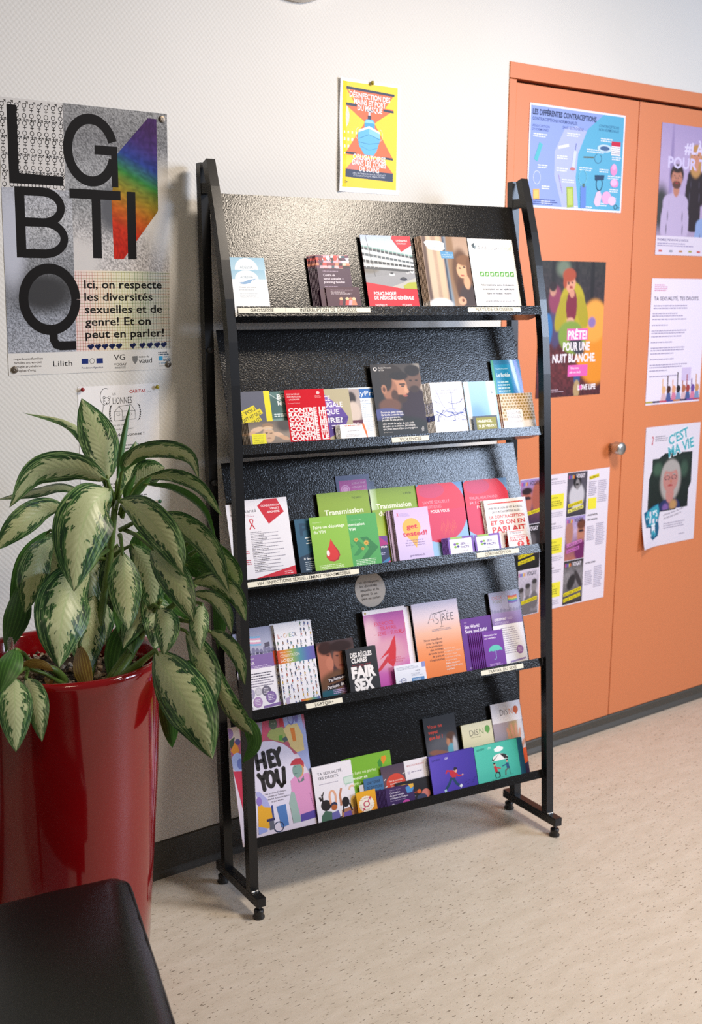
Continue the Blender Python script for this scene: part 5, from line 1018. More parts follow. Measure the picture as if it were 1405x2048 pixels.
# --- shelf 3
LV = '#8468a6'
def lf_check(kind):
    A = Art(105, 218, '#eeebf4'); A.GR(0, 0, 105, 68, ['#9fa3c2', '#a9acc8', '#b9bad0']); 
    for k in range(9): A.E(4+k*12, 60+(k % 3)*3, 6, 8, '#7d7a9c', 12, 1 if k == 0 else 0); A.R(k*12-2, 66, k*12+9, 78, '#7d7a9c', 0)
    A.R(0, 72, 105, 108, LV)
    return A
A = lf_check(0); A.R(24, 20, 25.2, 74, '#3a3a48')
for k, c in enumerate(('#7fb4dc', '#e0a8c4', '#efeff4', '#e0a8c4', '#7fb4dc')): A.P([(25, 20+k*5), (45, 23+k*5), (66, 24+k*5), (66, 29+k*5), (45, 28+k*5), (25, 25+k*5)], c)
A.P([(76, 44), (92, 42), (92, 54), (76, 56)], '#5a5468'); A.T('CHECK', 2, 16, 9, '#5a5a70', 20); A.T('Consultation', 2, 84, 6, '#e8e0f2', 36); A.T('TRANS', 4, 98, 9, '#f2ecf8', 34, .02); A.G(4, 101, 92, 2, 4, '#cfc0e2', 1.8)
for k in range(6): A.G(2, 120+k*6.6, 92-6*(k % 2), 1, 4, '#4f4a5c' if k < 3 else '#8a8498', 2.6, .1)
for x, y, r_, c in ((12, 172, 16, '#a9a2bf'), (40, 168, 11, '#c4c2cc'), (64, 170, 14, '#6f6a7c'), (34, 196, 14, '#b08ec0'), (76, 188, 16, LV)): A.E(x, y, r_, r_, c, 24); A.G(x-r_*.6, y-r_*.5, r_*1.2, 4, r_*.28, '#e6deee', r_*.12)
A.P([(50, 208), (104, 204), (104, 212), (50, 214)], LV); A.ring(10, 210, 6, 1.4, '#5a5468', 16)
put('leaflet', A, 3, 1.668, .095, .221, .006, 'lilac leaflet with pastel striped flag and speech bubbles, left end of the fourth shelf', 'leaflet', .0014)
put('leaflet', A, 3, 1.655, .1, .212, .002, 'spare lilac leaflet poking out behind the flag leaflet past the left post', 'leaflet', .001)
def lcheck():
    A = Art(106, 218, '#ecebf4'); rg = random.Random(5); A.up()
    cl = ['#2f3f66', '#c9a23a', '#3a4a8a', '#b0483a', '#4a7a8a', '#20283c', '#8a5a3a', '#3a6a4a']
    for j in range(15):
        for i in range(8):
            x, y = 5+i*13.4+rg.uniform(-3, 3), 10+j*14.5+rg.uniform(-3, 3)
            if y < 42 and x < 66: continue
            c = rg.choice(cl); l = rg.uniform(3.4, 5); A.E(x, y-l-1.4, 1.4, 1.6, '#4a342c', 8, 0); A.P([(x-1.8, y-l), (x+1.8, y-l), (x+1.5, y+1), (x-1.5, y+1)], c, 0)
            A.L([(x-.6, y+1), (x-1.8-rg.random(), y+5.5)], 1.1, rg.choice(cl), 0); A.L([(x+.6, y+1), (x+2+rg.random(), y+5.5)], 1.1, rg.choice(cl), 0); A.L([(x+1.6, y-l+1), (x+3.6, y-2)], .8, c, 0)
    for k, (ch, c) in enumerate(zip('L-CHECK', ('#c04a3a', '#3a3a48', '#d08a3a', '#c8b040', '#5a9a6a', '#4a7ab0', '#5a5468'))): A.T(ch, 8+k*8, 38, 11, c, 6 if ch != '-' else 4, 0)
    A.GR(0, 70, 106, 106, ['#c0392c', '#d88a30', '#8aa850', '#4f90a0', '#5a6ab0', '#6a5aa8'], True); A.T('Santé des femmes', 8, 78, 3, '#f2e8e0', 34); A.T('CONSULTATION', 8, 90, 8, '#f4eee6', 54, -.01); A.T('L-CHECK', 8, 102, 8, '#f8f4f0', 36, .02)
    A.GR(50, 208, 104, 215, ['#c0392c', '#d8a030', '#5a9a80', '#5a5aa8'], True); A.P([(8, 198), (18, 196), (18, 214), (8, 214)], '#b8a8c8'); return A
put('leaflet', lcheck(), 3, 1.765, .107, .221, .012, 'white leaflet covered in tiny walking figures with a rainbow band, front copy', 'leaflet', .0022, edge='#20202c')
put('leaflet', lcheck(), 3, 1.757, .107, .223, .006, 'tiny-figures rainbow band leaflet tucked just behind its twin', 'leaflet', .0014)
A = Art(109, 158, '#3a2a38'); A.PH(0, 0, 109, 158, 50, 70, ['#4a3a3c', '#55423e', '#4a3334', '#5a3f3c', '#2f4a56'], [(.12, .4, .26, .36, '#b4715c', .15), (.30, .40, .10, .12, '#bf7a64', .2), (.22, .12, .2, .12, '#3a2420', .5), (.64, .34, .24, .22, '#9a6250', .15), (.64, .12, .30, .10, '#33221f', .4), (.52, .28, .04, .012, '#2a1a18', .5), (.74, .27, .04, .012, '#2a1a18', .5), (.62, .46, .09, .02, '#7a3a34', .4), (.28, .25, .05, .012, '#3a221c', .5), (.5, .78, .55, .25, '#6a4a36', .4), (.9, .9, .3, .2, '#4a2a6a', .7), (.2, .95, .3, .1, '#2a5a6a', .7)], .05, 1, 5)
A.P([(22, 104), (90, 94), (90, 106), (22, 118)], '#2a1c20'); A.P([(16, 124), (104, 110), (104, 124), (16, 138)], '#2a1c20'); A.T('Parlons-nous', 24, 115, 9, '#ece6ea', 62, .02, rot=8); A.T('Parlons de nous', 18, 135, 9, '#ece6ea', 76, .02, rot=8); A.G(32, 138, 60, 3, 4.6, '#c0a8d8', 2)
put('booklet', A, 3, 1.880, .110, .159, .008, 'dark booklet with two faces close together on the fourth shelf', 'booklet', .003, edge='#cfc8cc', m='gloss')
A = Art(90, 130, '#23201f'); A.T('DES RÈGLES', 12, 26, 13, '#f0ecec', 64, .05); A.T('CLAIRES', 14, 42, 13, '#f0ecec', 46, .05); A.G(14, 48, 70, 2, 5, '#8a2a30', 2)
A.T('FAIR', 10, 86, 30, '#f2eeee', 72, .09); A.T('SEX', 14, 122, 30, '#f2eeee', 58, .09)
put('booklet', A, 3, 1.955, .092, .130, .022, 'black booklet with heavy white capitals, front of its pile', 'booklet', .003, edge='#0e0c0c', copies=fan(2, -.0025, -.0034), clabel='black heavy-capitals booklet hidden behind the front copy')
A = Art(140, 218, '#e7dfe8'); 
put('leaflet', A, 3, 2.040, .138, .218, .004, 'plain pale sheet showing as a margin right of the pink sheet', 'leaflet', .0008)
A = Art(134, 218, '#ece4ec'); A.PH(0, 12, 128, 218, 40, 60, ['#a8459a', '#b8609c', '#c87aa4', '#d08ab0', '#c05aa8', '#b03a9a'], [(.12, .35, .22, .3, '#d8b0bc', .8), (.5, .55, .4, .2, '#d49aae', .9)], .02, 1, 2)
for k, (t, w_, x) in enumerate((('EXERCICE', 62, 32), ('TRAVAIL', 54, 48), ('– SEXE – SUISSE', 88, 28))): A.T(t, x, 46+k*14, 10, '#c22a4a', w_, .01)
A.P([(92, 78), (80, 92), (70, 110), (56, 122), (34, 140), (50, 132), (66, 126), (58, 150), (74, 166), (84, 150), (90, 116)], '#c81c24'); A.P([(42, 150), (64, 128), (60, 148), (36, 168), (10, 180)], '#c0202c'); A.ring(116, 66, 8, 2.6, '#c22a4a', 16, 1, 0, 200); A.L([(124, 66), (128, 48)], 2.2, '#c22a4a')
for k, t in enumerate(('GUIDE', "D'INFORMATION", 'JURIDIQUE')): A.T(t, 92, 142+k*6, 3.6, '#c8406a', [18, 42, 28][k], 0, 'c')
A.P([(70, 202), (92, 186), (120, 182), (128, 190), (128, 210), (80, 214)], '#c81a34'); A.E(8, 7, 3.4, 3.4, '#a8882a', 14)
put('leaflet', A, 3, 2.027, .134, .222, .011, 'magenta pink sheet with red brush strokes in a clear wallet with a gold stud', 'leaflet', .0012, bend=lambda u, v: .004*(1-u)**3)
A = Art(150, 220, '#e9e2ea'); A.GR(0, 0, 150, 220, ['#c9c4dc', '#dcc9d2', '#e8b49a', '#ea9460', '#ea8440', '#e87c34']); GK = '#2c2830'
A.L([(46, 62), (62, 32), (66, 60)], 1.6, GK); A.L([(50, 52), (66, 50)], 1, '#d07040'); A.L(arc(76, 44, 6, 300, 90, 10)+arc(74, 58, 7, -90, 120, 10), 1.5, GK); A.L([(64, 36), (110, 30)], 2, GK); A.L([(90, 33), (90, 74)], 1.6, GK); A.L([(84, 76), (98, 75)], 1.2, GK); A.T('RÉE', 94, 60, 22, GK, 38, -.02)
A.G(56, 80, 68, 2, 4, '#8a7a88', 1.8)
for k, t in enumerate(('Nous travaillons', 'pour la dignité', 'et la protection', 'des victimes', 'de toute forme', 'de traite et', "d'exploitation")): A.T(t, 84, 112+k*9.8, 6.4, '#4a3034', [58, 52, 54, 42, 50, 38, 48][k], .01, 'r')
for k, t in enumerate(('Association pour', 'accompagnement et hébergement', 'la prise en charge', 'des victimes et ateliers', 'en quatre axes :', 'détection, hébergement,', 'prise en charge des victimes', 'et plaidoyer')): A.T(t, 86, 142+k*8.6, 4.6, '#f4d8c6' if k < 5 else '#f8ece4', [38, 56, 40, 50, 40, 46, 54, 26][k], .0 if k < 5 else .015)
put('brochure', A, 3, 2.181, .150, .221, .011, 'brochure fading from lilac to orange with a hand-drawn logo', 'brochure', .003, edge='#cfc8d0')
A = Art(94, 67, '#e6e8f4'); A.G(6, 8, 74, 3, 4, '#9aa0b4', 1.6); A.T('Aslada', 64, 28, 3.4, '#4a4e68', 16, .02); A.G(50, 34, 36, 3, 4, '#a4a8bc', 1.6); A.ring(24, 54, 8, 2, '#2c3f86', 20); A.T('ASTRA', 18, 56, 4, '#2c3f86', 12, .02); A.L([(8, 54), (16, 54)], 1.4, '#2c3f86'); A.R(50, 50, 90, 62, '#4a80b8'); A.G(54, 54, 30, 2, 3.6, '#dfe8f4', 1.6); A.R(86, 0, 94, 18, '#8a90c8')
put('card', A, 3, 2.095, .094, .067, .024, 'white card with blue circular stamp before the orange and pink brochures', 'card', .001, copies=[(.006, -.004)], clabel='white blue-stamped card hidden behind its twin')
A = Art(103, 158, '#5f2187'); A.T('PDF+', 12, 14, 3, '#d8c0e6', 9); A.T('Sex Work?', 12, 30, 9.5, '#f2e8f8', 50, .03); A.T('Sure and Safe!', 12, 44, 9.5, '#f2e8f8', 74, .03); A.T('2.0', 12, 150, 4, '#d8c0e6', 8)
put('booklet', A, 3, 2.337, .104, .161, .006, 'deep purple booklet standing tallest of the purple ones on the fourth shelf', 'booklet', .0016)
A = Art(105, 218, '#eeebf4'); A.GR(0, 0, 105, 62, ['#b5b4d0', '#a9a8c8', '#a5a0c0']); A.T('CHECK', 10, 22, 10, '#c0604a', 36, -.01); A.T('POINT', 12, 34, 10, '#7a7a5a', 32, -.01); A.R(64, 14, 65, 60, '#4a4450')
for k, c in enumerate(('#d0483a', '#e08838', '#e0c040', '#6aa860', '#5080c0', '#7a58a8')): A.P([(65, 14+k*3.6), (80, 16+k*3.6), (97, 14+k*3.6), (97, 18+k*3.6), (80, 20+k*3.6), (65, 18+k*3.6)], c)
for k in range(10): A.E(4+k*11, 56+(k % 3)*2, 5, 6.5, '#8a86a8', 10, 1 if k == 0 else 0)
A.GR(0, 62, 105, 98, ['#9a86b8', '#8468a6']); A.T('CHECKPOINT', 8, 85, 6.6, '#f4eef8', 42, .04); A.T('VAUD', 53, 85, 6.6, '#cfc0e0', 18, -.01); A.G(8, 90, 60, 2, 3.6, '#cfc0e2', 1.4)
A.G(26, 108, 60, 13, 6.2, '#a39ab0', 2); A.E(82, 178, 12, 13, '#9a6fae', 24); A.G(75, 172, 14, 4, 3.6, '#d8c4e2', 1.6); A.P([(44, 208), (98, 203), (98, 208), (44, 213)], '#9a86bc'); A.ring(12, 208, 6, 1.4, '#5a5468', 16)
put('leaflet', A, 3, 2.443, .106, .221, .008, 'lilac leaflet with a small rainbow flag, right end of the fourth shelf', 'leaflet', .0016)
A = Art(66, 118, '#6d2a96'); A.T('Information for', 6, 16, 5.4, '#f0e6f6', 42, .02); A.T('sex workers', 6, 25, 5.4, '#f0e6f6', 36, .02)
A.P(arc(36, 66, 22, 180, 360, 16, 20)+[(50, 63), (43, 66), (36, 63), (29, 66), (21, 63)], '#5cc0b0'); A.L([(36, 64), (36, 88), (33, 92), (29, 90)], 1.8, '#8fb0d0'); A.G(12, 104, 44, 2, 4, '#c8a8da', 1.8)
put('booklet', A, 3, 2.389, .070, .118, .027, 'violet booklet with a turquoise umbrella, front of its dark pile', 'booklet', .0014, edge='#3f1560', copies=fan(7, -.0046, -.0026), clabel='violet booklet in the fanned dark row behind the umbrella one')
bm = bmesh.new(); 
A = Art(96, 96, '#000000')
A.paper = lin('#a89a90'); 
def disc():
    me_pts = [(48+47*math.cos(a), 48+47*math.sin(a)) for a in (2*math.pi*k/48 for k in range(48))]
    A.P(me_pts, '#cabfb4')
    for k, (t, w_) in enumerate((('Ici, on respecte', 62), ('les diversités', 54), ('sexuelles et de', 58), ('genre! Et on', 50), ('peut en parler!', 58))): A.T(t, 16+k*.6, 30+k*11, 6.4, '#3a3028', w_, .02)
    for k in range(12): A.L([(10+k*6.6, 8), (10+k*6.6, 9)], .5, '#8a7c70', 0)
disc()
me = bpy.data.meshes.new('round_sticker'); me.from_pydata(A.v, [], A.f); at_ = me.color_attributes.new('ink', 'FLOAT_COLOR', 'POINT'); at_.data.foreach_set('color', np.array([(*c[:3], 1) for c in A.c], dtype=np.float32).ravel()); me.materials.append(M['matte'])
me.validate(); o = link('round_sticker', me); o.matrix_world = shelf_matrix(3, 2.022, .229, .0004); tag(o, 'round grey-beige text sticker on the dark panel under the middle shelf', 'sticker')
bm.free()
# --- shelf 4
A = Art(210, 297, '#dcd6ea'); A.R(0, 0, 210, 297, '#d9cfe0')
def fig(A, x, y, s_, skin, hair, top, low=None, hat=None):
    A.P([(x-17*s_, y+100*s_), (x-20*s_, y+40*s_), (x-12*s_, y+24*s_), (x+12*s_, y+24*s_), (x+20*s_, y+40*s_), (x+19*s_, y+100*s_)], top)
    A.R(x-4*s_, y+10*s_, x+4*s_, y+27*s_, skin); A.E(x, y-3*s_, 10*s_, 13*s_, hair, 20); A.E(x, y, 8*s_, 11*s_, skin, 20)
    A.L([(x-5*s_, y-2*s_), (x-2*s_, y-2*s_)], .9, '#2a2a3a', 1); A.L([(x+2*s_, y-2*s_), (x+5*s_, y-2*s_)], .9, '#2a2a3a', 0); A.L([(x-2*s_, y+6*s_), (x+2*s_, y+6*s_)], .9, '#5a3a4a', 0)
def q(x, y): return ((x-(135+.06*(y-500)))/625*210, (y-(232-.17*(x-95)))/930*286)
def Q(pts, c, lv=1): A.P([q(*p) for p in pts], c, lv)
def QE(x, y, rx, ry, c, ang=0): u, v = q(x, y); A.E(u, v, rx*.336, ry*.308, c, 24, 1, ang)
A.R(0, 0, 210, 100, '#b4586c'); Q([(560, 60), (720, 60), (800, 700), (700, 500), (600, 340)], '#9fa9d6')
Q([(95, 220), (210, 205), (215, 330), (110, 350)], '#cbb6a6'); QE(125, 275, 34, 46, '#8f6f9c'); Q([(105, 350), (170, 300), (150, 420)], '#3f4f38'); Q([(130, 420), (175, 330), (200, 420), (170, 470)], '#e0902c'); QE(190, 345, 22, 26, '#5a4a7a'); QE(180, 515, 50, 80, '#a9b6e0'); QE(200, 530, 26, 46, '#6f7cba')
Q([(140, 590), (215, 590), (245, 1000), (205, 960)], '#c53550'); Q([(200, 960), (235, 960), (240, 1010), (210, 1010)], '#e0a52c')
Q([(300, 190), (440, 165), (450, 260), (400, 345), (340, 350)], '#c8506a'); Q([(330, 188), (400, 176), (390, 290), (350, 300)], '#a59bb0'); Q([(300, 330), (345, 345), (320, 390), (296, 372)], '#e08a3a')
Q([(432, 300), (450, 262), (480, 240), (560, 228), (600, 262), (612, 350), (560, 360), (450, 330)], '#9fa65e'); QE(488, 200, 34, 50, '#55604c'); QE(478, 196, 8, 5, '#8a947c'); QE(502, 194, 8, 5, '#8a947c'); Q([(528, 302), (562, 298), (560, 344), (530, 348)], '#5a9a34'); Q([(552, 330), (600, 300), (610, 340), (572, 360)], '#4c5a58')
Q([(540, 140), (570, 136), (578, 222), (544, 228)], '#b8303a')
Q([(570, 250), (610, 208), (690, 200), (730, 300), (735, 430), (670, 450), (620, 400), (600, 330)], '#d9c184'); Q([(626, 240), (664, 236), (672, 350), (644, 356)], '#d87c2c'); QE(638, 160, 26, 52, '#6f68a8'); QE(636, 160, 19, 40, '#9aa2d4'); QE(684, 150, 14, 44, '#7a74b4')
Q([(300, 420), (330, 380), (400, 346), (480, 345), (560, 372), (620, 420), (660, 490), (680, 620), (640, 760), (600, 860), (560, 1000), (330, 1110), (300, 1110)], '#dcd7ec')
def thick(pts, w_=11.5):
    pts = [q(*p) for p in pts]; A.L(pts, w_, '#2b2625')
    for p in pts: A.E(p[0], p[1], w_/2, w_/2, '#2b2625', 16, 0)
for pts in ([(328, 455), (342, 578)], [(388, 445), (402, 566)], [(334, 520), (396, 505)], [(430, 436), (446, 560)], [(430, 436), (458, 428)], [(438, 494), (466, 486)], [(448, 556), (480, 548)], [(478, 432), (502, 470), (516, 548)], [(524, 412), (502, 470)],
            [(340, 630), (370, 672), (382, 752)], [(400, 610), (370, 672)], [(488, 596), (498, 690), (524, 728), (548, 700), (548, 580)]): thick(pts)
u, v = q(436, 668); A.ring(u, v, 10, 10.5, '#2b2625', 28, 1, 0, 360, 19)
for k, (t, w_, x_) in enumerate((("Une brochure d'éducation", 60, 470), ("sexuelle sur l'amour,", 46, 474), ('la sexualité, la contraception', 72, 478), ('et plus encore.', 34, 482))): u, v = q(x_, 786+k*23); A.T(t, u, v, 4.4, '#4a4658', w_, .005, 'c')
Q([(600, 690), (640, 650), (700, 640), (750, 625), (800, 700), (830, 990), (660, 1030), (640, 900), (602, 780)], '#d895c4'); Q([(652, 655), (680, 700), (712, 650), (716, 690), (668, 712)], '#6a7a7c')
QE(672, 600, 46, 66, '#d89a5c'); QE(664, 604, 42, 62, '#7f9f98'); Q([(604, 560), (620, 528), (650, 502), (700, 500), (722, 540), (722, 575), (690, 552)], '#b83a46'); Q([(632, 572), (652, 568), (652, 573), (632, 577)], '#2f4a48'); Q([(636, 630), (660, 626), (660, 630), (637, 634)], '#3f5a58')
Q([(600, 780), (626, 790), (668, 1036), (600, 1048), (585, 930), (575, 880)], '#9ab2ae'); Q([(664, 980), (826, 935), (832, 1000), (664, 1040)], '#57479c'); A.up()
for k in range(9): Q([(752+k*3, 800+k*15), (758+k*3, 800+k*15), (759+k*3, 809+k*15), (753+k*3, 809+k*15)], '#8a5a8a', 0); Q([(782+k*3, 790+k*15), (787+k*3, 790+k*15), (788+k*3, 799+k*15), (783+k*3, 799+k*15)], '#8a5a8a', 0)
Q([(310, 1110), (318, 890), (360, 862), (420, 900), (440, 1060), (380, 1080)], '#e2a82e'); Q([(305, 770), (340, 770), (395, 830), (420, 905), (370, 900), (330, 860)], '#a9abe0'); QE(330, 850, 22, 38, '#8f76c4')
Q([(468, 900), (545, 882), (562, 1058), (500, 1078)], '#4f78b8'); u, v = q(478, 1070); A.ring(u, v, 13, 2.6, '#2a3458', 20); Q([(380, 1002), (450, 990), (450, 1012), (382, 1024)], '#33305a'); Q([(400, 1020), (440, 1014), (442, 1085), (404, 1092)], '#5f6070'); Q([(424, 890), (440, 884), (444, 990), (430, 992)], '#3a4a8a'); Q([(310, 1060), (380, 1076), (384, 1100), (310, 1125)], '#93a0dc')
put('brochure', A, 4, 1.637, .212, .297, .012, 'large illustrated brochure with a round white shape, left end of the bottom shelf', 'brochure', .002, copies=[(.0035, -.003), (.007, -.006)], clabel='large illustrated brochure fanned right behind the front copy')
A = Art(117, 158, '#e9e5ee'); A.T('TA SEXUALITÉ,', 14, 26, 7.4, '#3a3640', 74, .01); A.T('TES DROITS.', 14, 38, 7.4, '#3a3640', 62, .01); A.G(16, 50, 56, 1, 4, '#9a94a8', 1.8)
A.P([(88, 44), (117, 42), (117, 64), (96, 66), (92, 72), (92, 64), (88, 64)], '#a8c8b8'); A.P([(90, 46), (117, 44), (117, 62), (90, 62)], '#cfe2d8')
A.L([(16, 96), (12, 84)], 6, '#2a201c'); A.L([(20, 106), (20, 78)], 5, '#2a201c'); A.L([(18, 90), (26, 72)], 3, '#2a201c'); A.E(28, 110, 15, 15, '#241c1a', 24); A.P([(8, 158), (12, 136), (24, 124), (42, 130), (50, 158)], '#4a6a58')
A.ring(50, 92, 9, 6, '#e0a88a', 20, 1, 180, 360, 18); A.L([(41, 92), (43, 110)], 6, '#e0a88a'); A.L([(59, 92), (57, 110)], 6, '#e0a88a'); A.E(51, 114, 10, 9, '#2a3350', 18); A.E(51, 120, 9, 8, '#b0602a', 16); A.P([(40, 158), (42, 134), (62, 130), (68, 158)], '#6a66a8')
A.L([(72, 120), (72, 90), (78, 72)], 6, '#c08060'); A.E(86, 112, 11, 14, '#1e1716', 20); A.P([(68, 158), (72, 132), (98, 128), (106, 158)], '#b07a5c'); A.P([(74, 158), (78, 140), (98, 138), (102, 158)], '#6a52a0')
for x in (79, 97): A.L([(x, 118), (x-3 if x < 85 else x+5, 140)], 4, '#1e1716')
A.ring(110, 80, 8, 5, '#e8c0a0', 16, 1, 170, 330); A.E(112, 118, 12, 18, '#e0b860', 20); A.P([(100, 158), (104, 136), (117, 130), (117, 158)], '#d89a70'); A.P([(52, 158), (66, 148), (72, 150), (60, 158)], '#20181c')
put('booklet', A, 4, 1.852, .118, .157, .018, 'white booklet with raised hands and cartoon heads seen from behind', 'booklet', .0022, copies=[(.001, -.004), (.0018, -.008)], clabel='white raised-hands booklet hidden behind the front copy', edge='#6a5a6a')
A = Art(151, 158, '#77b02c'); A.T('Une liste où parler', 12, 48, 8, '#e8f2c8', 90, .0); A.T("d'amour et", 12, 62, 8, '#f2f8e0', 60, .03); A.T('respect dans ton cas', 12, 76, 8, '#d8ecb0', 110, .02); A.P([(110, 40), (108, 28), (116, 18), (122, 28), (120, 42)], '#3f8a34'); A.P([(120, 26), (122, 14), (134, 12), (138, 20), (126, 36)], '#e08a24'); A.T('.com', 66, 126, 7, '#2a4a10', 24, .04)
put('booklet', A, 4, 1.949, .151, .159, .006, 'bright lime landscape booklet with a green and orange leaf logo', 'booklet', .0016)
A = Art(57, 97, '#3f6f9e'); A.GR(0, 0, 57, 97, ['#3f6a98', '#4a80b4']); A.T('UNE TONNE', 10, 18, 8, '#1c2430', 38, .02); A.T('DE QUESTIONS?', 8, 32, 8, '#1c2430', 46, .02); A.G(8, 38, 44, 1, 4, '#1c2430', 1.6); A.T('Centre Info Jeunes', 8, 54, 4, '#dfe8f0', 30)
put('card', A, 4, 2.002, .060, .098, .015, 'small blue card with black marker lettering', 'card', .001, group=None)
A = Art(40, 60, '#d9d4d8')
put('card', A, 4, 1.988, .034, .085, .013, 'plain white card folded beside the small blue card', 'card', .001)
A = Art(140, 118, '#4a3c50')
A = Art(73, 118, '#51404f'); A.GR(0, 0, 73, 118, ['#4a3c4e', '#6a4f58', '#b08a80']); A.E(42, 54, 30, 28, '#d04632', 32)
for k, (t, w_) in enumerate((('Gêne de nos proches', 44), ('à prendre de la', 36), ('pornographie', 32))): A.T(t, 42, 48+k*8, 4.6, '#f2dcd4', w_, .02, 'c')
for x, y in ((10, 40), (12, 60), (70, 32), (70, 70)): A.L([(x-4, y), (x+3, y-3)], 2.4, '#e8dcd8')
put('card', A, 4, 2.060, .074, .119, .012, 'brown card with a red round sticker on the bottom shelf', 'card', .001)
A = Art(76, 120, '#e8e2ea'); A.T('NOUS VOUS PROPOSONS', 8, 18, 4.4, '#b8504a', 56, .02)
for k in range(4): A.R(8, 32+k*22, 16, 40+k*22, '#c9c0d4'); A.G(20, 34+k*22, 46, 1, 5, '#8f88a0', 2.4)
put('card', A, 4, 2.135, .075, .121, .012, 'white checklist card directly right of the red round sticker', 'card', .001)
A = Art(110, 70, '#231f22'); A.T('DIS', 26, 46, 9, '#d0ccd0', 22, 0); A.T('NO', 52, 46, 9, '#d0502a', 22, 0); A.E(72, 41, 6, 7, '#d8642a', 16); A.G(30, 52, 30, 1, 4, '#8a868a', 1.6); A.E(92, 52, 14, 15, '#d07a70', 20); A.E(78, 62, 16, 12, '#3a3f5c', 20)
put('card', A, 4, 2.098, .110, .069, .0155, 'dark card with a coral blob between the violet booklets', 'card', .001)
A = Art(54, 69, '#d9a01a'); A.GR(0, 0, 54, 69, ['#e2a81c', '#e08a14']); stp = []
for q in range(40): r_ = (23 if q % 2 else 20.5); stp.append((27+r_*math.cos(q*math.pi/20), 38+r_*1.1*math.sin(q*math.pi/20)))
A.P(stp, '#f0e8d8'); A.ring(27, 38, 8, 3, '#c02a5a', 20); A.L([(32, 30), (40, 20)], 2.6, '#c02a5a'); A.L([(34, 20), (41, 19), (40, 27)], 2.2, '#c02a5a'); A.L([(22, 46), (15, 56)], 2.6, '#c02a5a'); A.L([(14, 48), (22, 55)], 2.2, '#c02a5a')
for q, ch in enumerate('GENDERS · SEXUALITÉS · '):
    a = q/22*2*math.pi-2.4; A.T(ch, 27+15*math.cos(a), 38+16.5*math.sin(a), 3.2, '#a03a5a', None, .02, 'c', rot=-math.degrees(a)-90, lv=0)
put('card', A, 4, 1.965, .056, .070, .032, 'orange-yellow card with a white seal and magenta symbol', 'card', .0012, copies=fan(2, .003, -.003), clabel='orange-yellow seal card tucked behind the front one')
A = Art(88, 62, '#3c2458'); A.T('Hôpitaux de jour', 14, 8, 2.6, '#b8a8cc', 34)
for k, (t, w_) in enumerate((('Consultation', 32), ('de santé sexuelle', 44), ("à l'Hôpital de l'enfance", 56))): A.T(t, 12, 18+k*8.6, 5, '#e8e0f2', w_, .015)
A.G(12, 40, 50, 1, 3, '#a898bc', 1.4); A.P([(62, 8), (80, 2), (88, 14), (82, 26), (66, 26)], '#4a8ac8'); A.P([(72, 0), (88, 0), (88, 10), (78, 14)], '#e0b040'); A.E(60, 52, 11, 7, '#c04aa0', 18); A.T('Chuv', 14, 58, 8, '#e8e0f2', 18, .04); A.T('Lausanne', 60, 60, 3, '#e8e0f2', 18)
put('card', A, 4, 2.055, .089, .062, .031, 'dark violet card with coloured speech bubbles, front of its pile', 'card', .001, edge='#2a1840', copies=fan(9, -.0032, -.0014), clabel='dark violet card standing in the fanned pile left of the front one')
A = Art(105, 210, '#1b1a1e'); A.PH(0, 0, 105, 210, 40, 70, ['#1a191d', '#2a2a30', '#3a3a40', '#2a2426', '#141214'], [(.55, .42, .5, .16, '#54545c', .9), (.78, .35, .14, .10, '#7a5238', .2), (.80, .28, .14, .05, '#4f3222', .4), (.70, .36, .06, .05, '#b07a5a', .3), (.35, .47, .28, .035, '#8a5a48', .3, 8), (.72, .52, .2, .06, '#a56f56', .3, -30), (.78, .46, .12, .08, '#5aa0b4', .3), (.9, .44, .07, .14, '#b0b0b8', .5), (.85, .58, .18, .05, '#1d3a44', .4)], .06, 1, 3)
for k, (t, w_) in enumerate((('Vous ne', 48), ('voyez', 32), ('que lui ?', 46))): A.T(t, 12, 30+k*15, 9, '#cf3e28', w_, .03)
put('leaflet', A, 4, 2.217, .106, .222, .006, 'black leaflet with red question and an adult comforting a child', 'leaflet', .0016)
def balloon(A, x, y, c): A.P([(x+9*math.cos(a)*(1 if math.sin(a) < .6 else .85), y+11*math.sin(a)) for a in (2*math.pi*k/20 for k in range(20))]+[], c); A.P([(x-4, y+8), (x+4, y+8), (x+1, y+15)], c)
A = Art(106, 180, '#cfc9a4'); A.PH(0, 0, 106, 180, 30, 50, ['#d8d4b8', '#d4cfae', '#cdc6a0', '#c2ac92', '#a08274'], [(.4, .62, .3, .05, '#8a6a62', .6), (.6, .68, .12, .06, '#3a2a2e', .4)], .0)
A.T('DIS', 26, 36, 17, '#45443c', 30, -.01); A.T('N', 60, 36, 17, '#6f8a5a', 14, -.01); balloon(A, 88, 24, '#5f9a4a'); A.G(30, 40, 42, 1, 4, '#8a886a', 1.6)
put('booklet', A, 4, 2.336, .106, .183, .008, 'cream booklet with a green balloon mark, left of the one with the raised hand', 'booklet', .004, edge='#a8a468')
A = Art(105, 215, '#e4dfe6'); A.PH(0, 56, 105, 215, 44, 66, ['#a89aa4', '#9a8f9c', '#8f8492', '#7a6f7e', '#4a4050'], [(.2, .45, .14, .09, '#c9c2d8', .5), (.15, .5, .2, .1, '#3f3a4a', .5), (.72, .42, .30, .45, '#b59a70', .4), (.9, .3, .1, .5, '#d8d4da', .6),
   (.66, .42, .19, .14, '#d09880', .15), (.50, .24, .045, .14, '#cf967e', .2, -12), (.62, .19, .045, .15, '#d59c84', .2, -4), (.74, .20, .045, .15, '#d59c84', .2, 4), (.85, .26, .04, .12, '#cf967e', .2, 12), (.90, .46, .05, .14, '#cf967e', .2, 32), (.66, .62, .13, .12, '#c58f78', .3)], .03, 1, 6)
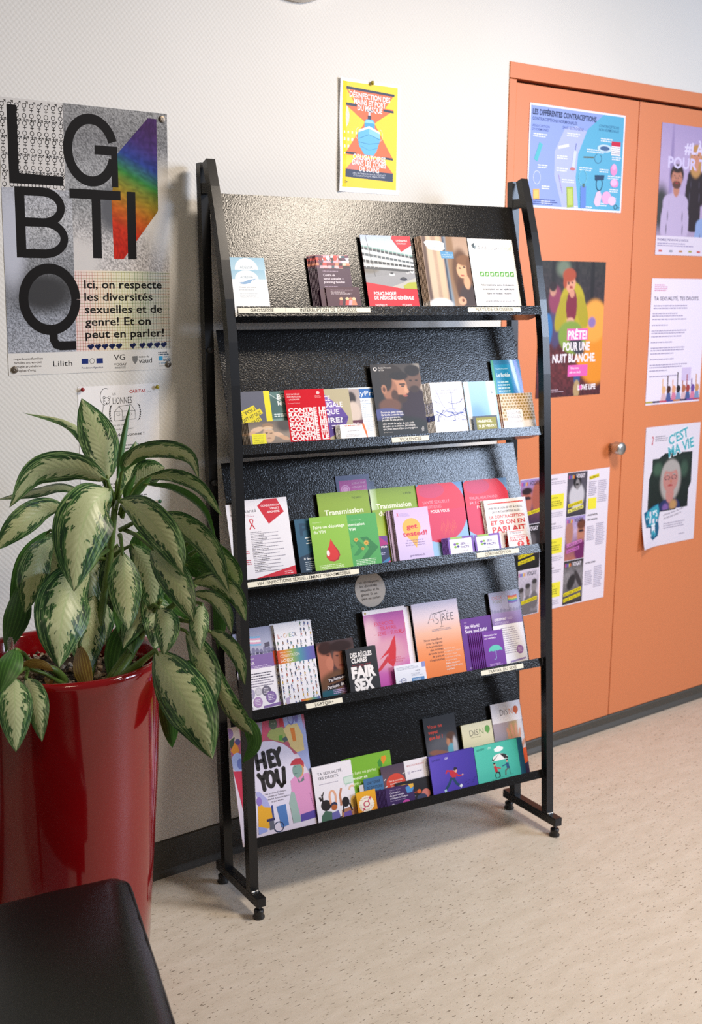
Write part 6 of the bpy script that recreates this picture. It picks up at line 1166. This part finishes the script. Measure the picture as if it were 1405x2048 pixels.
A.T('DIS', 30, 36, 17, '#4a4048', 28, -.01); A.T('N', 62, 36, 17, '#d07a4a', 13, -.01); balloon(A, 86, 26, '#c2551c'); A.T('STOP', 62, 132, 10, '#3a2a2a', 22, .03, rot=24)
A.P([(80, 140), (105, 138), (105, 180), (94, 188), (80, 176)], '#e0581e'); A.P([(80, 188), (105, 180), (105, 215), (80, 215)], '#33264a')
put('booklet', A, 4, 2.445, .105, .223, .009, 'tall booklet with orange balloon mark and raised hand at the bottom shelf right end', 'booklet', .003, edge='#8a8090')
A = Art(149, 118, '#4d3ba8'); A.GR(0, 0, 149, 118, ['#5a48b8', '#4b38a8', '#3f2f9a'], True); A.T('SANTÉPSY', 8, 16, 5.5, '#2a2070', 28, .03); A.T('.CH', 50, 16, 5.5, '#e8e4f6', 11, .03)
def runner(A):
    A.E(80, 54, 6, 7, '#e0a890', 16); A.P([(74, 50), (78, 44), (87, 47), (86, 52), (76, 54)], '#20182c'); A.P([(62, 50), (72, 52), (82, 62), (80, 74), (68, 74), (60, 62)], '#c02838'); A.L([(64, 54), (54, 50), (48, 58)], 5, '#c02838'); A.L([(80, 62), (88, 72), (98, 72)], 5, '#c02838'); A.E(102, 71, 3, 2.4, '#e0a890', 10)
    A.L([(70, 74), (78, 92), (90, 102)], 8, '#1f4260'); A.L([(66, 72), (56, 88), (42, 104)], 8, '#1f4260'); A.P([(86, 102), (94, 96), (98, 102), (92, 108)], '#e8ecf0'); A.P([(36, 104), (44, 102), (44, 112), (38, 112)], '#b0d0e0')
runner(A)
A.up()
for x, y in ((106, 96), (118, 92), (132, 94), (112, 102), (128, 100), (138, 88)): A.L([(x, y), (x+7, y-2)], 1.6, '#2a1f70', 0)
put('booklet', A, 4, 2.207, .150, .119, .025, 'violet landscape booklet with a running cartoon man', 'booklet', .002, edge='#2a2060', copies=fan(2, 0.001, -.004), clabel='violet running-man booklet hidden behind the front copy')
A = Art(168, 118, '#45b7a2'); A.GR(0, 0, 168, 118, ['#50c0ac', '#46b8a4', '#3eae9c'], True); A.R(150, 0, 168, 118, '#1a4f6a'); A.T('SANTÉPSY', 8, 14, 5.5, '#1c6a60', 28, .03); A.T('.CH', 46, 14, 5.5, '#e0f4f0', 10, .03)
for x, y, rx in ((76, 20, 9), (84, 16, 9), (92, 20, 8), (82, 23, 14)): A.E(x, y, rx, 5, '#eef4f4', 18)
A.P(arc(84, 52, 28, 180, 360, 24, 18)+[(112, 54), (56, 54)], '#f0eeec')
for a0, a1 in ((180, 210), (240, 270), (300, 330), (345, 360)): A.P([(84, 34)]+arc(84, 52, 28, a0, a1, 6, 18)+[(84+28*math.cos(math.radians((a0+a1)/2))*.9, 54)], '#2a2622')
A.E(62, 64, 3.6, 4.4, '#d8a088', 12); A.E(62, 61, 4, 2.6, '#20181c', 10); A.P([(58, 70), (66, 68), (72, 86), (62, 88)], '#c02c34'); A.L([(66, 74), (82, 79)], 3, '#c02c34'); A.L([(64, 88), (76, 90), (76, 104)], 4, '#241c20'); A.ring(68, 98, 8, 1.8, '#1c2a2c', 18)
A.E(106, 60, 3.6, 4.4, '#d8a088', 12); A.E(107, 57, 4, 2.6, '#20181c', 10); A.P([(102, 66), (111, 66), (112, 84), (103, 84)], '#1f4a7a'); A.L([(104, 70), (88, 74)], 3, '#1f4a7a'); A.L([(108, 84), (98, 88), (96, 102)], 4, '#6a5a58'); A.L([(112, 78), (112, 102)], 1.2, '#2a4a4a'); A.L([(46, 108), (124, 103)], .8, '#2f8a7c')
put('booklet', A, 4, 2.360, .168, .118, .023, 'turquoise landscape booklet with two cartoon people under an umbrella', 'booklet', .002, edge='#1a6a60', copies=fan(2, 0.001, -.004), clabel='turquoise umbrella booklet hidden behind the front copy')
# label strips glued on the lips
def strip(i, s0, s1, t, v, name='label_strip', tw=None, tx=None, hgt=.0125, h=7.2):
    A = Art((s1-s0)*1000, 12, '#eae6d6'); W_ = (s1-s0)*1000; A.T(t, W_*(.5 if tx is None else tx), 9.5, h, '#1c1a18', tw or W_*.6, .015, 'c')
    me = A.build(name, .0003, 'matte'); o = link(name, me, None, rack); M_ = shelf_matrix(i, s0, v, .0566) @ Matrix.Diagonal((1, hgt/.012, 1, 1)); o.parent = rack
    o.matrix_parent_inverse = Matrix(); o.matrix_basis = RACKINV @ M_; o['label'] = 'white label strip printed '+t
    return o
RACKINV = (Matrix.Translation(UD*S0) @ Matrix.Rotation(PHI, 4, 'Z')).inverted()
strip(0, 1.655, 1.78, 'GROSSESSE', .0065, tw=62); strip(0, 1.7805, 2.018, 'INTERRUPTION DE GROSSESSE', .0065, tw=158)
strip(0, 2.317, 2.490, 'PERTE DE GROSSESSE', .0065, tw=124); strip(1, 2.074, 2.188, 'VIOLENCES', .0045, tw=66)
strip(2, 1.655, 1.968, 'VIH / INFECTIONS SEXUELLEMENT TRANSMISSIBLE', .003, tw=262); strip(2, 2.337, 2.480, 'CONTRACEPTION', .0045, tw=88)
strip(3, 1.805, 1.910, 'LGBTQIA+', .002, tw=54); strip(3, 2.348, 2.493, 'TRAVAIL DU SEXE', .0035, tw=98)
bpy.data.objects.remove(_fo)
